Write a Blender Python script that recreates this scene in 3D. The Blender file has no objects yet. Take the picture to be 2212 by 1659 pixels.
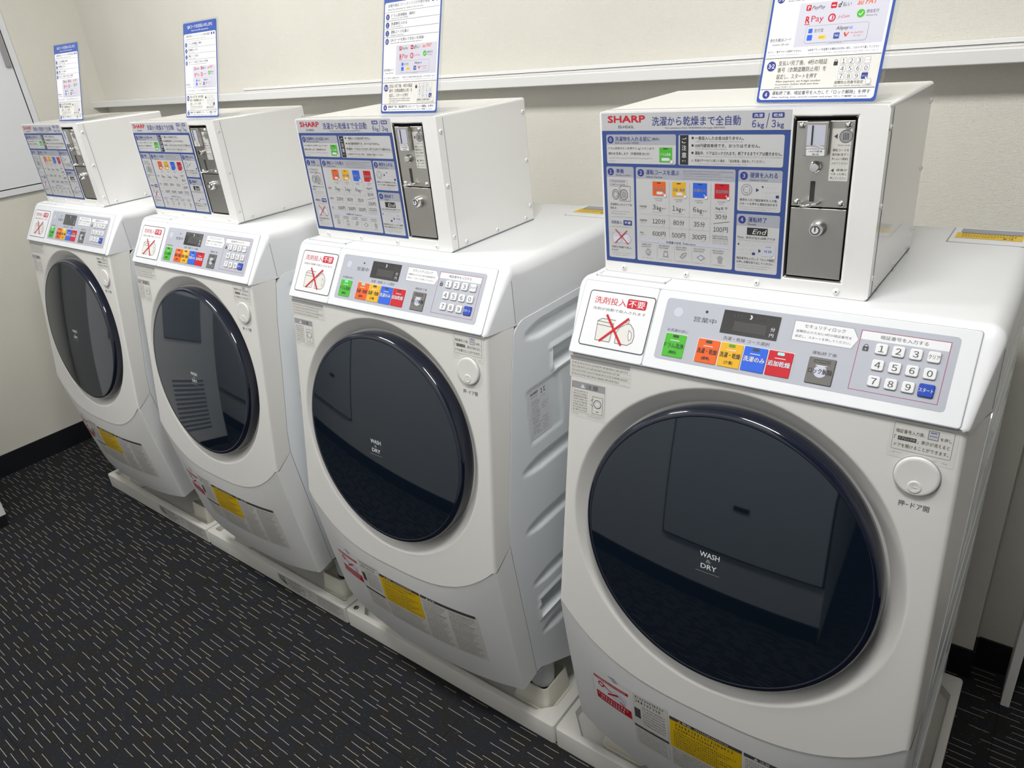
import bpy, math, random
from mathutils import Vector, Matrix
from math import pi, sin, cos, hypot, atan2

SC = bpy.context.scene
COL = SC.collection

# ------------------------------------------------------------------ camera
CAM_F = 1568.86
CAM_T = (2.80253, -0.86365, 1.44232)
CAM_R = ((0.7928104882629305, 0.6021861662815855, -0.09393269313385975),
         (0.1967053637764654, -0.3986960681335287, -0.895739049677086),
         (-0.5768522597354211, 0.6916742487572648, -0.43454367334505195))
cd = bpy.data.cameras.new('camera')
cam = bpy.data.objects.new('camera', cd)
COL.objects.link(cam)
cd.sensor_fit = 'HORIZONTAL'
cd.sensor_width = 36.0
cd.lens = CAM_F / 2212.0 * 36.0
cd.clip_start = 0.02
cd.clip_end = 50
r0, r1, r2 = (Vector(v) for v in CAM_R)
mw = Matrix((( r0.x, -r1.x, -r2.x, CAM_T[0]),
             ( r0.y, -r1.y, -r2.y, CAM_T[1]),
             ( r0.z, -r1.z, -r2.z, CAM_T[2]),
             (0, 0, 0, 1)))
cam.matrix_world = mw
SC.camera = cam

# ------------------------------------------------------------------ world, exposure, lights
w = bpy.data.worlds.new('room_world')
SC.world = w
w.use_nodes = True
w.node_tree.nodes['Background'].inputs[0].default_value = (0.9, 0.95, 1.0, 1)
w.node_tree.nodes['Background'].inputs[1].default_value = 0.05
SC.view_settings.view_transform = 'Standard'
SC.view_settings.look = 'None'
SC.view_settings.gamma = 1
SC.view_settings.use_curve_mapping = False
SC.view_settings.exposure = 0.0
CEIL = 2.45
LAMPS = [(2.50, -0.48, 20.5), (0.75, -0.46, 21.0)]       # ceiling panels: x, y, watts
LAMP_COL = (1.0, 0.985, 0.955)

# ------------------------------------------------------------------ materials
def mat(name, col, rough=0.5, metal=0.0, spec=0.5, coat=0.0, emit=None, estr=1.0, alpha=None, trans=0.0, ior=None):
    m = bpy.data.materials.new(name)
    m.use_nodes = True
    b = m.node_tree.nodes['Principled BSDF']
    b.inputs['Base Color'].default_value = (*col, 1)
    b.inputs['Roughness'].default_value = rough
    b.inputs['Metallic'].default_value = metal
    b.inputs['Specular IOR Level'].default_value = spec
    if coat:
        b.inputs['Coat Weight'].default_value = coat
        b.inputs['Coat Roughness'].default_value = 0.03
    if emit:
        b.inputs['Emission Color'].default_value = (*emit, 1)
        b.inputs['Emission Strength'].default_value = estr
    if trans:
        b.inputs['Transmission Weight'].default_value = trans
    if ior:
        b.inputs['IOR'].default_value = ior
    return m

def s2l(r, g, b):
    f = lambda c: (c / 255 / 12.92) if c <= 10.3 else ((c / 255 + 0.055) / 1.055) ** 2.4
    return (f(r), f(g), f(b))

def N(m, t, **kw):
    n = m.node_tree.nodes.new(t)
    for k, v in kw.items():
        setattr(n, k, v)
    return n

def L(m, a, b):
    m.node_tree.links.new(a, b)

def math_n(m, op, a, b=None, c=None):
    n = N(m, 'ShaderNodeMath', operation=op)
    for i, v in enumerate((a, b, c)):
        if v is None:
            continue
        if isinstance(v, (int, float)):
            n.inputs[i].default_value = v
        else:
            L(m, v, n.inputs[i])
    return n.outputs[0]

def fine_bump(m, scale, strength, dist=0.0005, detail=3):
    tc = N(m, 'ShaderNodeTexCoord')
    nz = N(m, 'ShaderNodeTexNoise')
    nz.inputs['Scale'].default_value = scale
    nz.inputs['Detail'].default_value = detail
    L(m, tc.outputs['Object'], nz.inputs['Vector'])
    bp = N(m, 'ShaderNodeBump')
    bp.inputs['Strength'].default_value = strength
    bp.inputs['Distance'].default_value = dist
    L(m, nz.outputs['Fac'], bp.inputs['Height'])
    L(m, bp.outputs['Normal'], m.node_tree.nodes['Principled BSDF'].inputs['Normal'])
    return m

M = {}
M['white'] = fine_bump(mat('white_plastic', (0.72, 0.735, 0.755), 0.32, coat=0.15), 500, 0.05)
M['pearl'] = fine_bump(mat('pearl_front_plastic', (0.665, 0.66, 0.635), 0.33, coat=0.12), 500, 0.05)
M['kick'] = fine_bump(mat('lower_front_plastic', (0.74, 0.745, 0.745), 0.36), 500, 0.05)
M['steel_white'] = fine_bump(mat('white_painted_steel', (0.77, 0.80, 0.825), 0.25, coat=0.2), 300, 0.05)
M['case'] = fine_bump(mat('coin_box_painted_steel', (0.80, 0.80, 0.79), 0.16, coat=0.5), 250, 0.04)
M['fascia'] = mat('fascia_plastic', (0.70, 0.715, 0.745), 0.22, coat=0.3)
M['greyplate'] = mat('grey_operating_plate', s2l(170, 173, 184), 0.3, coat=0.2)
M['pan'] = fine_bump(mat('pan_plastic', (0.72, 0.71, 0.67), 0.42), 400, 0.06)
M['riser'] = mat('riser_cream_plastic', (0.74, 0.72, 0.62), 0.45)
M['rubber'] = mat('black_rubber', (0.012, 0.012, 0.013), 0.7)
M['foot'] = mat('foot_grey_plastic', (0.62, 0.63, 0.63), 0.5)
M['gap'] = mat('dark_gap', (0.03, 0.03, 0.03), 0.8)
M['glass'] = mat('tinted_door_glass', (0.0045, 0.0085, 0.0165), 0.03, spec=1.0, coat=0.2)
M['glass'].node_tree.nodes['Principled BSDF'].inputs['Specular Tint'].default_value = (0.80, 0.92, 1.0, 1)
M['ring'] = mat('navy_door_ring', (0.004, 0.007, 0.020), 0.10, coat=0.5)
M['recess'] = mat('grey_recess_plastic', (0.30, 0.32, 0.36), 0.5)
M['blue'] = mat('print_blue', s2l(40, 72, 150), 0.35)
M['navy'] = mat('print_navy', s2l(42, 52, 128), 0.4)
M['red'] = mat('print_red', s2l(184, 16, 38), 0.35)
M['paper'] = mat('print_white', (0.70, 0.71, 0.735), 0.3)
M['paper_grey'] = mat('print_pale_grey', s2l(208, 208, 220), 0.35)
M['box_paper'] = mat('box_print_white', (0.50, 0.505, 0.51), 0.45)
M['box_grey'] = mat('box_print_grey', (0.46, 0.465, 0.485), 0.45)
M['box_blue'] = mat('box_print_blue', (0.030, 0.065, 0.24), 0.45)
M['box_head'] = mat('box_print_header', (0.345, 0.36, 0.41), 0.45)
M['sign_grey'] = mat('sign_pale_grey', s2l(190, 190, 202), 0.4)
M['head_grey'] = mat('print_header_grey', s2l(186, 190, 204), 0.35)
M['mid_grey'] = mat('print_mid_grey', s2l(150, 150, 152), 0.4)
M['silver_label'] = mat('silver_label', s2l(208, 207, 202), 0.35)
M['black'] = mat('print_black', (0.02, 0.02, 0.022), 0.45)
M['ink'] = mat('print_dark_grey', (0.06, 0.06, 0.065), 0.45)
M['green'] = mat('button_green', s2l(70, 170, 48), 0.3)
M['orange'] = mat('button_orange', s2l(214, 92, 32), 0.3)
M['yellow'] = mat('button_yellow', s2l(214, 164, 30), 0.3)
M['bblue'] = mat('button_blue', s2l(40, 92, 205), 0.3)
M['bred'] = mat('button_red', s2l(186, 16, 34), 0.3)
M['bgrey'] = mat('button_grey', s2l(104, 102, 100), 0.35)
M['label_yellow'] = mat('label_yellow', s2l(222, 184, 8), 0.4)
M['display'] = mat('display_window', (0.035, 0.035, 0.036), 0.12, coat=0.3)
M['dim'] = mat('display_dim_marks', (0.060, 0.058, 0.058), 0.3)
M['key'] = mat('key_white', (0.70, 0.71, 0.73), 0.3)
M['startblue'] = mat('start_key_blue', s2l(26, 66, 168), 0.3)
M['led_off'] = mat('lamp_off', (0.05, 0.06, 0.05), 0.3)
M['led_green'] = mat('lamp_lit_green', (0.05, 0.8, 0.3), 0.3, emit=(0.16, 1.0, 0.42), estr=1.1)
M['led_cyan'] = mat('lamp_lit_cyan', (0.1, 0.8, 0.6), 0.3, emit=(0.22, 1.0, 0.72), estr=1.1)
M['chrome'] = mat('chrome', (0.75, 0.75, 0.74), 0.12, metal=1)
M['dark_steel'] = mat('dark_frame', (0.03, 0.03, 0.03), 0.4)
M['skirting'] = mat('black_skirting', (0.006, 0.007, 0.010), 0.5)
M['rail'] = mat('rail_white', (0.78, 0.78, 0.77), 0.4)
M['board'] = mat('white_board', (0.74, 0.76, 0.80), 0.3)
M['ceiling'] = mat('ceiling_white', (0.80, 0.80, 0.78), 0.9)
M['wall_plain'] = mat('wall_plain_white', (0.82, 0.82, 0.81), 0.85)
M['lamp'] = mat('lamp_diffuser', (0.9, 0.9, 0.9), 0.4, emit=LAMP_COL, estr=6.0)

def stainless():
    m = mat('stainless_steel', (0.50, 0.485, 0.455), 0.33, metal=1.0)
    tc = N(m, 'ShaderNodeTexCoord')
    mp = N(m, 'ShaderNodeMapping')
    mp.inputs['Scale'].default_value = (900, 900, 12)
    nz = N(m, 'ShaderNodeTexNoise')
    nz.inputs['Scale'].default_value = 1.0
    nz.inputs['Detail'].default_value = 2
    L(m, tc.outputs['Object'], mp.inputs['Vector'])
    L(m, mp.outputs[0], nz.inputs['Vector'])
    r = N(m, 'ShaderNodeMapRange')
    r.inputs['To Min'].default_value = 0.26
    r.inputs['To Max'].default_value = 0.46
    L(m, nz.outputs['Fac'], r.inputs['Value'])
    L(m, r.outputs[0], m.node_tree.nodes['Principled BSDF'].inputs['Roughness'])
    return m
M['stainless'] = stainless()

def acrylic():
    m = bpy.data.materials.new('clear_acrylic')
    m.use_nodes = True
    nt = m.node_tree
    for n in list(nt.nodes):
        nt.nodes.remove(n)
    out = N(m, 'ShaderNodeOutputMaterial')
    tr = N(m, 'ShaderNodeBsdfTransparent')
    tr.inputs[0].default_value = (0.95, 0.965, 0.975, 1)
    gl = N(m, 'ShaderNodeBsdfGlossy')
    gl.inputs['Roughness'].default_value = 0.03
    mx = N(m, 'ShaderNodeMixShader')
    mx.inputs[0].default_value = 0.055
    L(m, tr.outputs[0], mx.inputs[1])
    L(m, gl.outputs[0], mx.inputs[2])
    L(m, mx.outputs[0], out.inputs[0])
    return m
M['acrylic'] = acrylic()

def wallpaper():
    m = mat('woven_wallpaper', s2l(226, 222, 208), 0.8, spec=0.25)
    b = m.node_tree.nodes['Principled BSDF']
    tc = N(m, 'ShaderNodeTexCoord')
    hs = []
    for sc in ((130, 130, 900), (900, 900, 130)):
        mp = N(m, 'ShaderNodeMapping')
        mp.inputs['Scale'].default_value = sc
        L(m, tc.outputs['Object'], mp.inputs['Vector'])
        nz = N(m, 'ShaderNodeTexNoise')
        nz.inputs['Scale'].default_value = 1.0
        nz.inputs['Detail'].default_value = 1.5
        L(m, mp.outputs[0], nz.inputs['Vector'])
        hs.append(nz.outputs['Fac'])
    big = N(m, 'ShaderNodeTexNoise')
    big.inputs['Scale'].default_value = 300
    L(m, tc.outputs['Object'], big.inputs['Vector'])
    sel = math_n(m, 'GREATER_THAN', big.outputs['Fac'], 0.5)
    d = math_n(m, 'SUBTRACT', hs[0], hs[1])
    h = math_n(m, 'MULTIPLY_ADD', sel, d, hs[1])
    bp = N(m, 'ShaderNodeBump')
    bp.inputs['Strength'].default_value = 0.9
    bp.inputs['Distance'].default_value = 0.0010
    L(m, h, bp.inputs['Height'])
    L(m, bp.outputs[0], b.inputs['Normal'])
    st = N(m, 'ShaderNodeTexNoise')
    st.inputs['Scale'].default_value = 2.2
    st.inputs['Detail'].default_value = 4
    L(m, tc.outputs['Object'], st.inputs['Vector'])
    cr = N(m, 'ShaderNodeValToRGB')
    cr.color_ramp.elements[0].position = 0.3
    cr.color_ramp.elements[0].color = (*s2l(218, 215, 206), 1)
    cr.color_ramp.elements[1].position = 0.7
    cr.color_ramp.elements[1].color = (*s2l(226, 224, 215), 1)
    L(m, st.outputs['Fac'], cr.inputs[0])
    L(m, cr.outputs[0], b.inputs['Base Color'])
    return m
M['wallpaper'] = wallpaper()

def carpet():
    m = mat('dashed_carpet', (0.01, 0.01, 0.015), 0.95, spec=0.08)
    b = m.node_tree.nodes['Principled BSDF']
    tc = N(m, 'ShaderNodeTexCoord')
    sep = N(m, 'ShaderNodeSeparateXYZ')
    L(m, tc.outputs['Object'], sep.inputs[0])
    X, Y = sep.outputs[0], sep.outputs[1]
    wob = N(m, 'ShaderNodeTexNoise')
    wob.inputs['Scale'].default_value = 22
    L(m, tc.outputs['Object'], wob.inputs['Vector'])
    y2 = math_n(m, 'MULTIPLY_ADD', wob.outputs['Fac'], 0.0030, Y)
    yr = math_n(m, 'DIVIDE', y2, 0.0088)
    row = math_n(m, 'FLOOR', yr)
    fy = math_n(m, 'SUBTRACT', yr, row)
    wn = N(m, 'ShaderNodeTexWhiteNoise', noise_dimensions='1D')
    L(m, row, wn.inputs['W'])
    sp = N(m, 'ShaderNodeSeparateColor')
    L(m, wn.outputs['Color'], sp.inputs[0])
    ln = math_n(m, 'MULTIPLY_ADD', sp.outputs[0], 0.0, 0.074)
    xo = math_n(m, 'MULTIPLY_ADD', sp.outputs[1], 0.045, X)
    xr = math_n(m, 'DIVIDE', xo, ln)
    cell = math_n(m, 'FLOOR', xr)
    fx = math_n(m, 'SUBTRACT', xr, cell)
    cv = N(m, 'ShaderNodeCombineXYZ')
    L(m, cell, cv.inputs[0])
    L(m, row, cv.inputs[1])
    w2 = N(m, 'ShaderNodeTexWhiteNoise', noise_dimensions='2D')
    L(m, cv.outputs[0], w2.inputs['Vector'])
    s2 = N(m, 'ShaderNodeSeparateColor')
    L(m, w2.outputs['Color'], s2.inputs[0])
    par = math_n(m, 'LESS_THAN', math_n(m, 'FLOORED_MODULO', math_n(m, 'ADD', cell, row), 2.0), 0.5)
    on = math_n(m, 'MULTIPLY', par, math_n(m, 'GREATER_THAN', w2.outputs['Value'], 0.10))
    a = math_n(m, 'MULTIPLY', s2.outputs[0], 0.30)
    e = math_n(m, 'SUBTRACT', 1.0, math_n(m, 'MULTIPLY', s2.outputs[1], 0.35))
    m1 = math_n(m, 'GREATER_THAN', fx, a)
    m2 = math_n(m, 'LESS_THAN', fx, e)
    dy = math_n(m, 'ABSOLUTE', math_n(m, 'SUBTRACT', fy, 0.5))
    m3 = math_n(m, 'LESS_THAN', dy, 0.074)
    mask = math_n(m, 'MULTIPLY', math_n(m, 'MULTIPLY', on, m1), math_n(m, 'MULTIPLY', m2, m3))
    # base patches
    nz = N(m, 'ShaderNodeTexNoise')
    nz.inputs['Scale'].default_value = 22
    nz.inputs['Detail'].default_value = 3
    L(m, tc.outputs['Object'], nz.inputs['Vector'])
    cr = N(m, 'ShaderNodeValToRGB')
    el = cr.color_ramp.elements
    el[0].position = 0.36
    el[0].color = (0.025, 0.0245, 0.0235, 1)
    el[1].position = 0.62
    el[1].color = (0.0225, 0.0245, 0.031, 1)
    L(m, nz.outputs['Fac'], cr.inputs[0])
    # flecks
    vo = N(m, 'ShaderNodeTexVoronoi')
    vo.inputs['Scale'].default_value = 330
    L(m, tc.outputs['Object'], vo.inputs['Vector'])
    fl = math_n(m, 'LESS_THAN', vo.outputs['Distance'], 0.26)
    sv = N(m, 'ShaderNodeSeparateColor')
    L(m, vo.outputs['Color'], sv.inputs[0])
    flm = math_n(m, 'MULTIPLY', fl, math_n(m, 'GREATER_THAN', sv.outputs[0], 0.93))
    fc = N(m, 'ShaderNodeMix', data_type='RGBA')
    L(m, sv.outputs[1], fc.inputs[0])
    fc.inputs[6].default_value = (0.10, 0.13, 0.16, 1)
    fc.inputs[7].default_value = (0.16, 0.13, 0.08, 1)
    mx1 = N(m, 'ShaderNodeMix', data_type='RGBA')
    L(m, flm, mx1.inputs[0])
    L(m, cr.outputs[0], mx1.inputs[6])
    L(m, fc.outputs[2], mx1.inputs[7])
    mx2 = N(m, 'ShaderNodeMix', data_type='RGBA')
    L(m, mask, mx2.inputs[0])
    L(m, mx1.outputs[2], mx2.inputs[6])
    mx2.inputs[7].default_value = (0.40, 0.365, 0.305, 1)
    # tile seams every half metre
    def seam(c, off):
        q = math_n(m, 'FRACT', math_n(m, 'DIVIDE', math_n(m, 'ADD', c, off), 0.5))
        return math_n(m, 'LESS_THAN', q, 0.0022)
    sm = math_n(m, 'MAXIMUM', seam(X, 10.13), seam(Y, 10.22))
    mx3 = N(m, 'ShaderNodeMix', data_type='RGBA')
    L(m, sm, mx3.inputs[0])
    L(m, mx2.outputs[2], mx3.inputs[6])
    mx3.inputs[7].default_value = (0.008, 0.008, 0.010, 1)
    L(m, mx3.outputs[2], b.inputs['Base Color'])
    pile = N(m, 'ShaderNodeTexNoise')
    pile.inputs['Scale'].default_value = 700
    L(m, tc.outputs['Object'], pile.inputs['Vector'])
    ht = math_n(m, 'MULTIPLY_ADD', mask, 0.5, pile.outputs['Fac'])
    bp = N(m, 'ShaderNodeBump')
    bp.inputs['Strength'].default_value = 0.8
    bp.inputs['Distance'].default_value = 0.002
    L(m, ht, bp.inputs['Height'])
    L(m, bp.outputs[0], b.inputs['Normal'])
    return m
M['carpet'] = carpet()

# ------------------------------------------------------------------ mesh helpers
def mk(name, verts, faces, mats, parent=None, smooth=False, fm=None, kind=None, auto=None, merge=None, bevel=None):
    me = bpy.data.meshes.new(name)
    me.from_pydata([tuple(v) for v in verts], [], faces)
    if not isinstance(mats, (list, tuple)):
        mats = [mats]
    for q in mats:
        me.materials.append(M[q] if isinstance(q, str) else q)
    if fm:
        me.polygons.foreach_set('material_index', fm)
    if merge or bevel:
        import bmesh
        b = bmesh.new()
        b.from_mesh(me)
        if merge:
            bmesh.ops.remove_doubles(b, verts=b.verts, dist=merge)
        if merge:
            bmesh.ops.recalc_face_normals(b, faces=b.faces)
        b.to_mesh(me)
        b.free()
    if smooth:
        me.polygons.foreach_set('use_smooth', [True] * len(me.polygons))
    me.update()
    o = bpy.data.objects.new(name, me)
    COL.objects.link(o)
    if parent is not None:
        o.parent = parent
    if kind:
        o['kind'] = kind
    if bevel:
        md = o.modifiers.new('bevel', 'BEVEL')
        md.width = bevel
        md.segments = 3
        md.limit_method = 'ANGLE'
        md.angle_limit = math.radians(40)
        md.harden_normals = True
        me.polygons.foreach_set('use_smooth', [True] * len(me.polygons))
    if auto and smooth:
        me.set_sharp_from_angle(angle=math.radians(auto))
    return o

class B:
    """collects shapes into one mesh"""
    def __init__(s, off=(0, 0, 0)):
        s.v = []; s.f = []; s.m = []; s.mats = []; s.off = Vector(off)
    def mi(s, m):
        if m not in s.mats:
            s.mats.append(m)
        return s.mats.index(m)
    def add(s, vs, fs, m):
        k = len(s.v); i = s.mi(m)
        s.v += [Vector(p) - s.off for p in vs]
        for f in fs:
            s.f.append([k + q for q in f]); s.m.append(i)
    def box(s, x0, x1, y0, y1, z0, z1, m):
        vs = [(x, y, z) for z in (z0, z1) for y in (y0, y1) for x in (x0, x1)]
        s.add(vs, [(0, 2, 3, 1), (4, 5, 7, 6), (0, 1, 5, 4), (2, 6, 7, 3), (0, 4, 6, 2), (1, 3, 7, 5)], m)
    def cyl(s, p0, p1, r0, r1, m, n=24, caps=True):
        p0 = Vector(p0); p1 = Vector(p1)
        d = (p1 - p0).normalized()
        a = d.orthogonal().normalized(); b = d.cross(a)
        vs = []
        for p, r in ((p0, r0), (p1, r1)):
            for k in range(n):
                t = 2 * pi * k / n
                vs.append(p + r * (a * cos(t) + b * sin(t)))
        fs = [(k, (k + 1) % n, n + (k + 1) % n, n + k) for k in range(n)]
        if caps:
            fs += [tuple(range(n - 1, -1, -1)), tuple(range(n, 2 * n))]
        s.add(vs, fs, m)
    def lathe(s, o, ax, prof, m, n=64, closed_end=True):
        """prof: list of (r, h) along axis ax from origin o"""
        o = Vector(o); ax = Vector(ax).normalized()
        a = ax.orthogonal().normalized(); b = ax.cross(a)
        vs = []; fs = []
        for r, h in prof:
            for k in range(n):
                t = 2 * pi * k / n
                vs.append(o + ax * h + r * (a * cos(t) + b * sin(t)))
        for j in range(len(prof) - 1):
            for k in range(n):
                k2 = (k + 1) % n
                fs.append((j * n + k, j * n + k2, (j + 1) * n + k2, (j + 1) * n + k))
        if closed_end:
            fs.append(tuple((len(prof) - 1) * n + k for k in range(n)))
        s.add(vs, fs, m)
    def tube(s, pts, r, m, n=10):
        pts = [Vector(p) for p in pts]
        vs = []; fs = []
        for i, p in enumerate(pts):
            d = (pts[min(i + 1, len(pts) - 1)] - pts[max(i - 1, 0)]).normalized()
            a = d.cross(Vector((0, 0, 1)))
            if a.length < 1e-3:
                a = Vector((1, 0, 0))
            a.normalize(); b = d.cross(a)
            for k in range(n):
                t = 2 * pi * k / n
                vs.append(p + r * (a * cos(t) + b * sin(t)))
        for i in range(len(pts) - 1):
            for k in range(n):
                k2 = (k + 1) % n
                fs.append((i * n + k, i * n + k2, (i + 1) * n + k2, (i + 1) * n + k))
        fs += [tuple(range(n - 1, -1, -1)), tuple((len(pts) - 1) * n + k for k in range(n))]
        s.add(vs, fs, m)
    def rprism(s, o, ex, ey, n, w, h, r, d, m, seg=6, top=None, bev=0.0):
        """rounded rectangle w x h starting at o (top-left), ex right, ey down, extruded d along n"""
        o = Vector(o); ex = Vector(ex); ey = Vector(ey); n = Vector(n)
        def ring(i, dd):
            out = []
            rr = max(r - i, 1e-5)
            for cx, cy, a0 in ((w - r, r, -90), (w - r, h - r, 0), (r, h - r, 90), (r, r, 180)):
                for k in range(seg + 1):
                    t = math.radians(a0 + 90 * k / seg)
                    out.append(o + ex * (cx + rr * cos(t)) + ey * (cy + rr * sin(t)) + n * dd)
            return out
        rings = [ring(0, 0), ring(0, d - bev)]
        if bev:
            rings.append(ring(bev * 0.3, d - bev * 0.3)); rings.append(ring(bev, d))
        nn = len(rings[0]); vs = sum(rings, [])
        fs = []
        for j in range(len(rings) - 1):
            for k in range(nn):
                k2 = (k + 1) % nn
                fs.append((j * nn + k, j * nn + k2, (j + 1) * nn + k2, (j + 1) * nn + k))
        s.add(vs, fs, m)
        s.add(rings[-1], [tuple(range(nn))], top or m)
        s.add(rings[0], [tuple(range(nn - 1, -1, -1))], m)
    def build(s, name, parent=None, smooth=False, **kw):
        return mk(name, s.v, s.f, s.mats, parent, smooth, s.m, **kw)

# --------------------------------------------------------- flat print (stickers, labels, panels)
_tc = {}
def glyphs(body, bold=0.0, shear=0.0):
    k = (body, bold, shear)
    if k in _tc:
        return _tc[k]
    if body.replace('-', '').isdigit() and body.isascii():
        vs = []; fs = []; x = 0.0
        for ch in body:
            g = glyphs('\u2212' if ch == '-' else chr(0xFF10 + int(ch)), bold, shear)
            n = len(vs)
            wd = g[3] - g[2]
            if ch == '-':
                vs += [(x + (a - g[2]) * .5, c) for a, c in g[0]]; wd *= .5
            else:
                vs += [(x + (a - g[2]), c) for a, c in g[0]]
            fs += [tuple(n + q for q in f) for f in g[1]]
            x += wd + .075
        ys = [v[1] for v in vs]
        _tc[k] = (vs, fs, 0.0, x - .075, min(ys), max(ys))
        return _tc[k]
    c = bpy.data.curves.new('t', 'FONT')
    c.body = body
    c.size = 1.0
    c.resolution_u = 2
    c.offset = bold
    c.shear = shear
    o = bpy.data.objects.new('t', c)
    COL.objects.link(o)
    dg = bpy.context.evaluated_depsgraph_get()
    me = bpy.data.meshes.new_from_object(o.evaluated_get(dg))
    vs = [(v.co.x, v.co.y) for v in me.vertices]
    fs = [tuple(p.vertices) for p in me.polygons]
    bpy.data.objects.remove(o)
    bpy.data.curves.remove(c)
    bpy.data.meshes.remove(me)
    xs = [v[0] for v in vs] or [0, 1]; ys = [v[1] for v in vs] or [0, 1]
    _tc[k] = (vs, fs, min(xs), max(xs), min(ys), max(ys))
    return _tc[k]

class Print:
    """flat artwork in millimetres: u to the right, v down, from the top-left corner"""
    def __init__(s, fn, base=0.0, step=0.00009, off=(0, 0, 0)):
        s.b = B(off); s.fn = fn; s.base = base; s.step = step
    def P(s, u, v, l):
        return s.fn(u * 0.001, v * 0.001, s.base + l * s.step)
    def poly(s, pts, m, l=1):
        s.b.add([s.P(u, v, l) for u, v in pts], [tuple(range(len(pts) - 1, -1, -1))], m)
    def rect(s, u0, v0, u1, v1, m, l=1, n=1, k=1):
        vs = []; fs = []
        for j in range(k + 1):
            for i in range(n + 1):
                vs.append(s.P(u0 + (u1 - u0) * i / n, v0 + (v1 - v0) * j / k, l))
        for j in range(k):
            for i in range(n):
                a = j * (n + 1) + i
                fs.append((a, a + n + 1, a + n + 2, a + 1))
        s.b.add(vs, fs, m)
    def rrect(s, u0, v0, u1, v1, r, m, l=1, corners='abcd'):
        pts = []
        for c, cx, cy, a0 in (('a', u0 + r, v0 + r, 180), ('b', u1 - r, v0 + r, 270), ('c', u1 - r, v1 - r, 0), ('d', u0 + r, v1 - r, 90)):
            if c in corners:
                for k in range(6):
                    t = math.radians(a0 + 18 * k)
                    pts.append((cx + r * cos(t), cy + r * sin(t)))
            else:
                pts.append((cx + (r if c in 'bc' else -r), cy + (r if c in 'cd' else -r)))
        s.poly(pts, m, l)
    def frame(s, u0, v0, u1, v1, t, m, l=1):
        s.rect(u0, v0, u1, v0 + t, m, l); s.rect(u0, v1 - t, u1, v1, m, l)
        s.rect(u0, v0 + t, u0 + t, v1 - t, m, l); s.rect(u1 - t, v0 + t, u1, v1 - t, m, l)
    def rframe(s, u0, v0, u1, v1, r, t, m, inner, l=1):
        s.rrect(u0, v0, u1, v1, r, m, l)
        s.rrect(u0 + t, v0 + t, u1 - t, v1 - t, max(r - t, 0.2), inner, l + 1)
    def line(s, u0, v0, u1, v1, t, m, l=1):
        d = hypot(u1 - u0, v1 - v0) or 1
        a, b = -(v1 - v0) / d * t / 2, (u1 - u0) / d * t / 2
        s.poly([(u0 + a, v0 + b), (u0 - a, v0 - b), (u1 - a, v1 - b), (u1 + a, v1 + b)][::-1], m, l)
    def disc(s, u, v, r, m, l=1, n=24, rv=None):
        rv = rv or r
        s.poly([(u + r * cos(2 * pi * k / n), v + rv * sin(2 * pi * k / n)) for k in range(n)], m, l)
    def circ(s, u, v, r, t, m, l=1, n=24, rv=None):
        rv = rv or r
        for k in range(n):
            a, b = 2 * pi * k / n, 2 * pi * (k + 1) / n
            s.poly([(u + r * cos(a), v + rv * sin(a)), (u + r * cos(b), v + rv * sin(b)),
                    (u + (r - t) * cos(b), v + (rv - t) * sin(b)), (u + (r - t) * cos(a), v + (rv - t) * sin(a))], m, l)
    def text(s, t, u0, v0, u1, v1, m, l=2, bold=0.0, shear=0.0, keep=False, align='l'):
        vs, fs, x0, x1, y0, y1 = glyphs(t, 0.0, shear)
        W = max(x1 - x0, 1e-6); H = max(y1 - y0, 1e-6)
        sy = (v1 - v0) / H; sx = (u1 - u0) / W
        du = 0
        if keep:
            sx2 = min(sx, sy * keep)
            du = {'l': 0, 'c': ((u1 - u0) - sx2 * W) / 2, 'r': (u1 - u0) - sx2 * W}[align]
            sx = sx2
        if bold > .03:
            sh = [(a * bold * .5, c * bold * .5) for a, c in ((1, 1), (1, -1), (-1, 1), (-1, -1))]
        elif bold > .006:
            sh = [(-bold * .7, 0), (bold * .7, 0)]
        else:
            sh = [(0, 0)]
        for n_, (a, c) in enumerate(sh):
            s.b.add([s.P(u0 + du + (x - x0 + a) * sx, v1 - (y - y0 + c) * sy, l + n_ * .04) for x, y in vs], fs, m)
    def greek(s, u0, v0, u1, v1, m, l=2, seed=1, gap=0.28, lat=False):
        """a line of print too small to read in the photograph: tiny stroke clusters"""
        rnd = random.Random(seed * 7919 + int(u0 * 31 + v0 * 17))
        h = v1 - v0; cw = h * (0.62 if lat else 0.95); u = u0; k = 0
        while u + cw <= u1:
            if lat and rnd.random() < 0.15:
                u += cw * 0.8; continue
            w_ = cw * (1 - gap)
            t = h * 0.17
            n = rnd.choice((2, 2, 3)) if not lat else 1
            for q in range(n):
                vv = v0 + (h - t) * min(1, max(0, (q / max(n - 1, 1) if n > 1 else rnd.random()) + rnd.uniform(-.12, .12)))
                a = u + w_ * rnd.uniform(0, 0.25); b_ = u + w_ * rnd.uniform(0.65, 1)
                s.rect(a, vv, b_, vv + t, m, l)
            for q in range(1 if lat else rnd.choice((1, 2))):
                uu = u + w_ * rnd.uniform(0.1, 0.85); va = v0 + h * rnd.uniform(0, .4)
                s.rect(uu, va, uu + t, min(v1, va + h * rnd.uniform(.5, .9)), m, l)
            u += cw
    def build(s, name, parent, **kw):
        return s.b.build(name, parent, **kw)

def flat(o, ex, ey, n):
    o = Vector(o); ex = Vector(ex); ey = Vector(ey); n = Vector(n)
    return lambda u, v, h: o + ex * u + ey * v + n * h

def empty(name, loc=(0, 0, 0), rz=0.0, parent=None):
    o = bpy.data.objects.new(name, None)
    o.empty_display_size = 0.05
    COL.objects.link(o)
    o.location = loc
    o.rotation_euler = (0, 0, rz)
    if parent is not None:
        o.parent = parent
    return o

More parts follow.
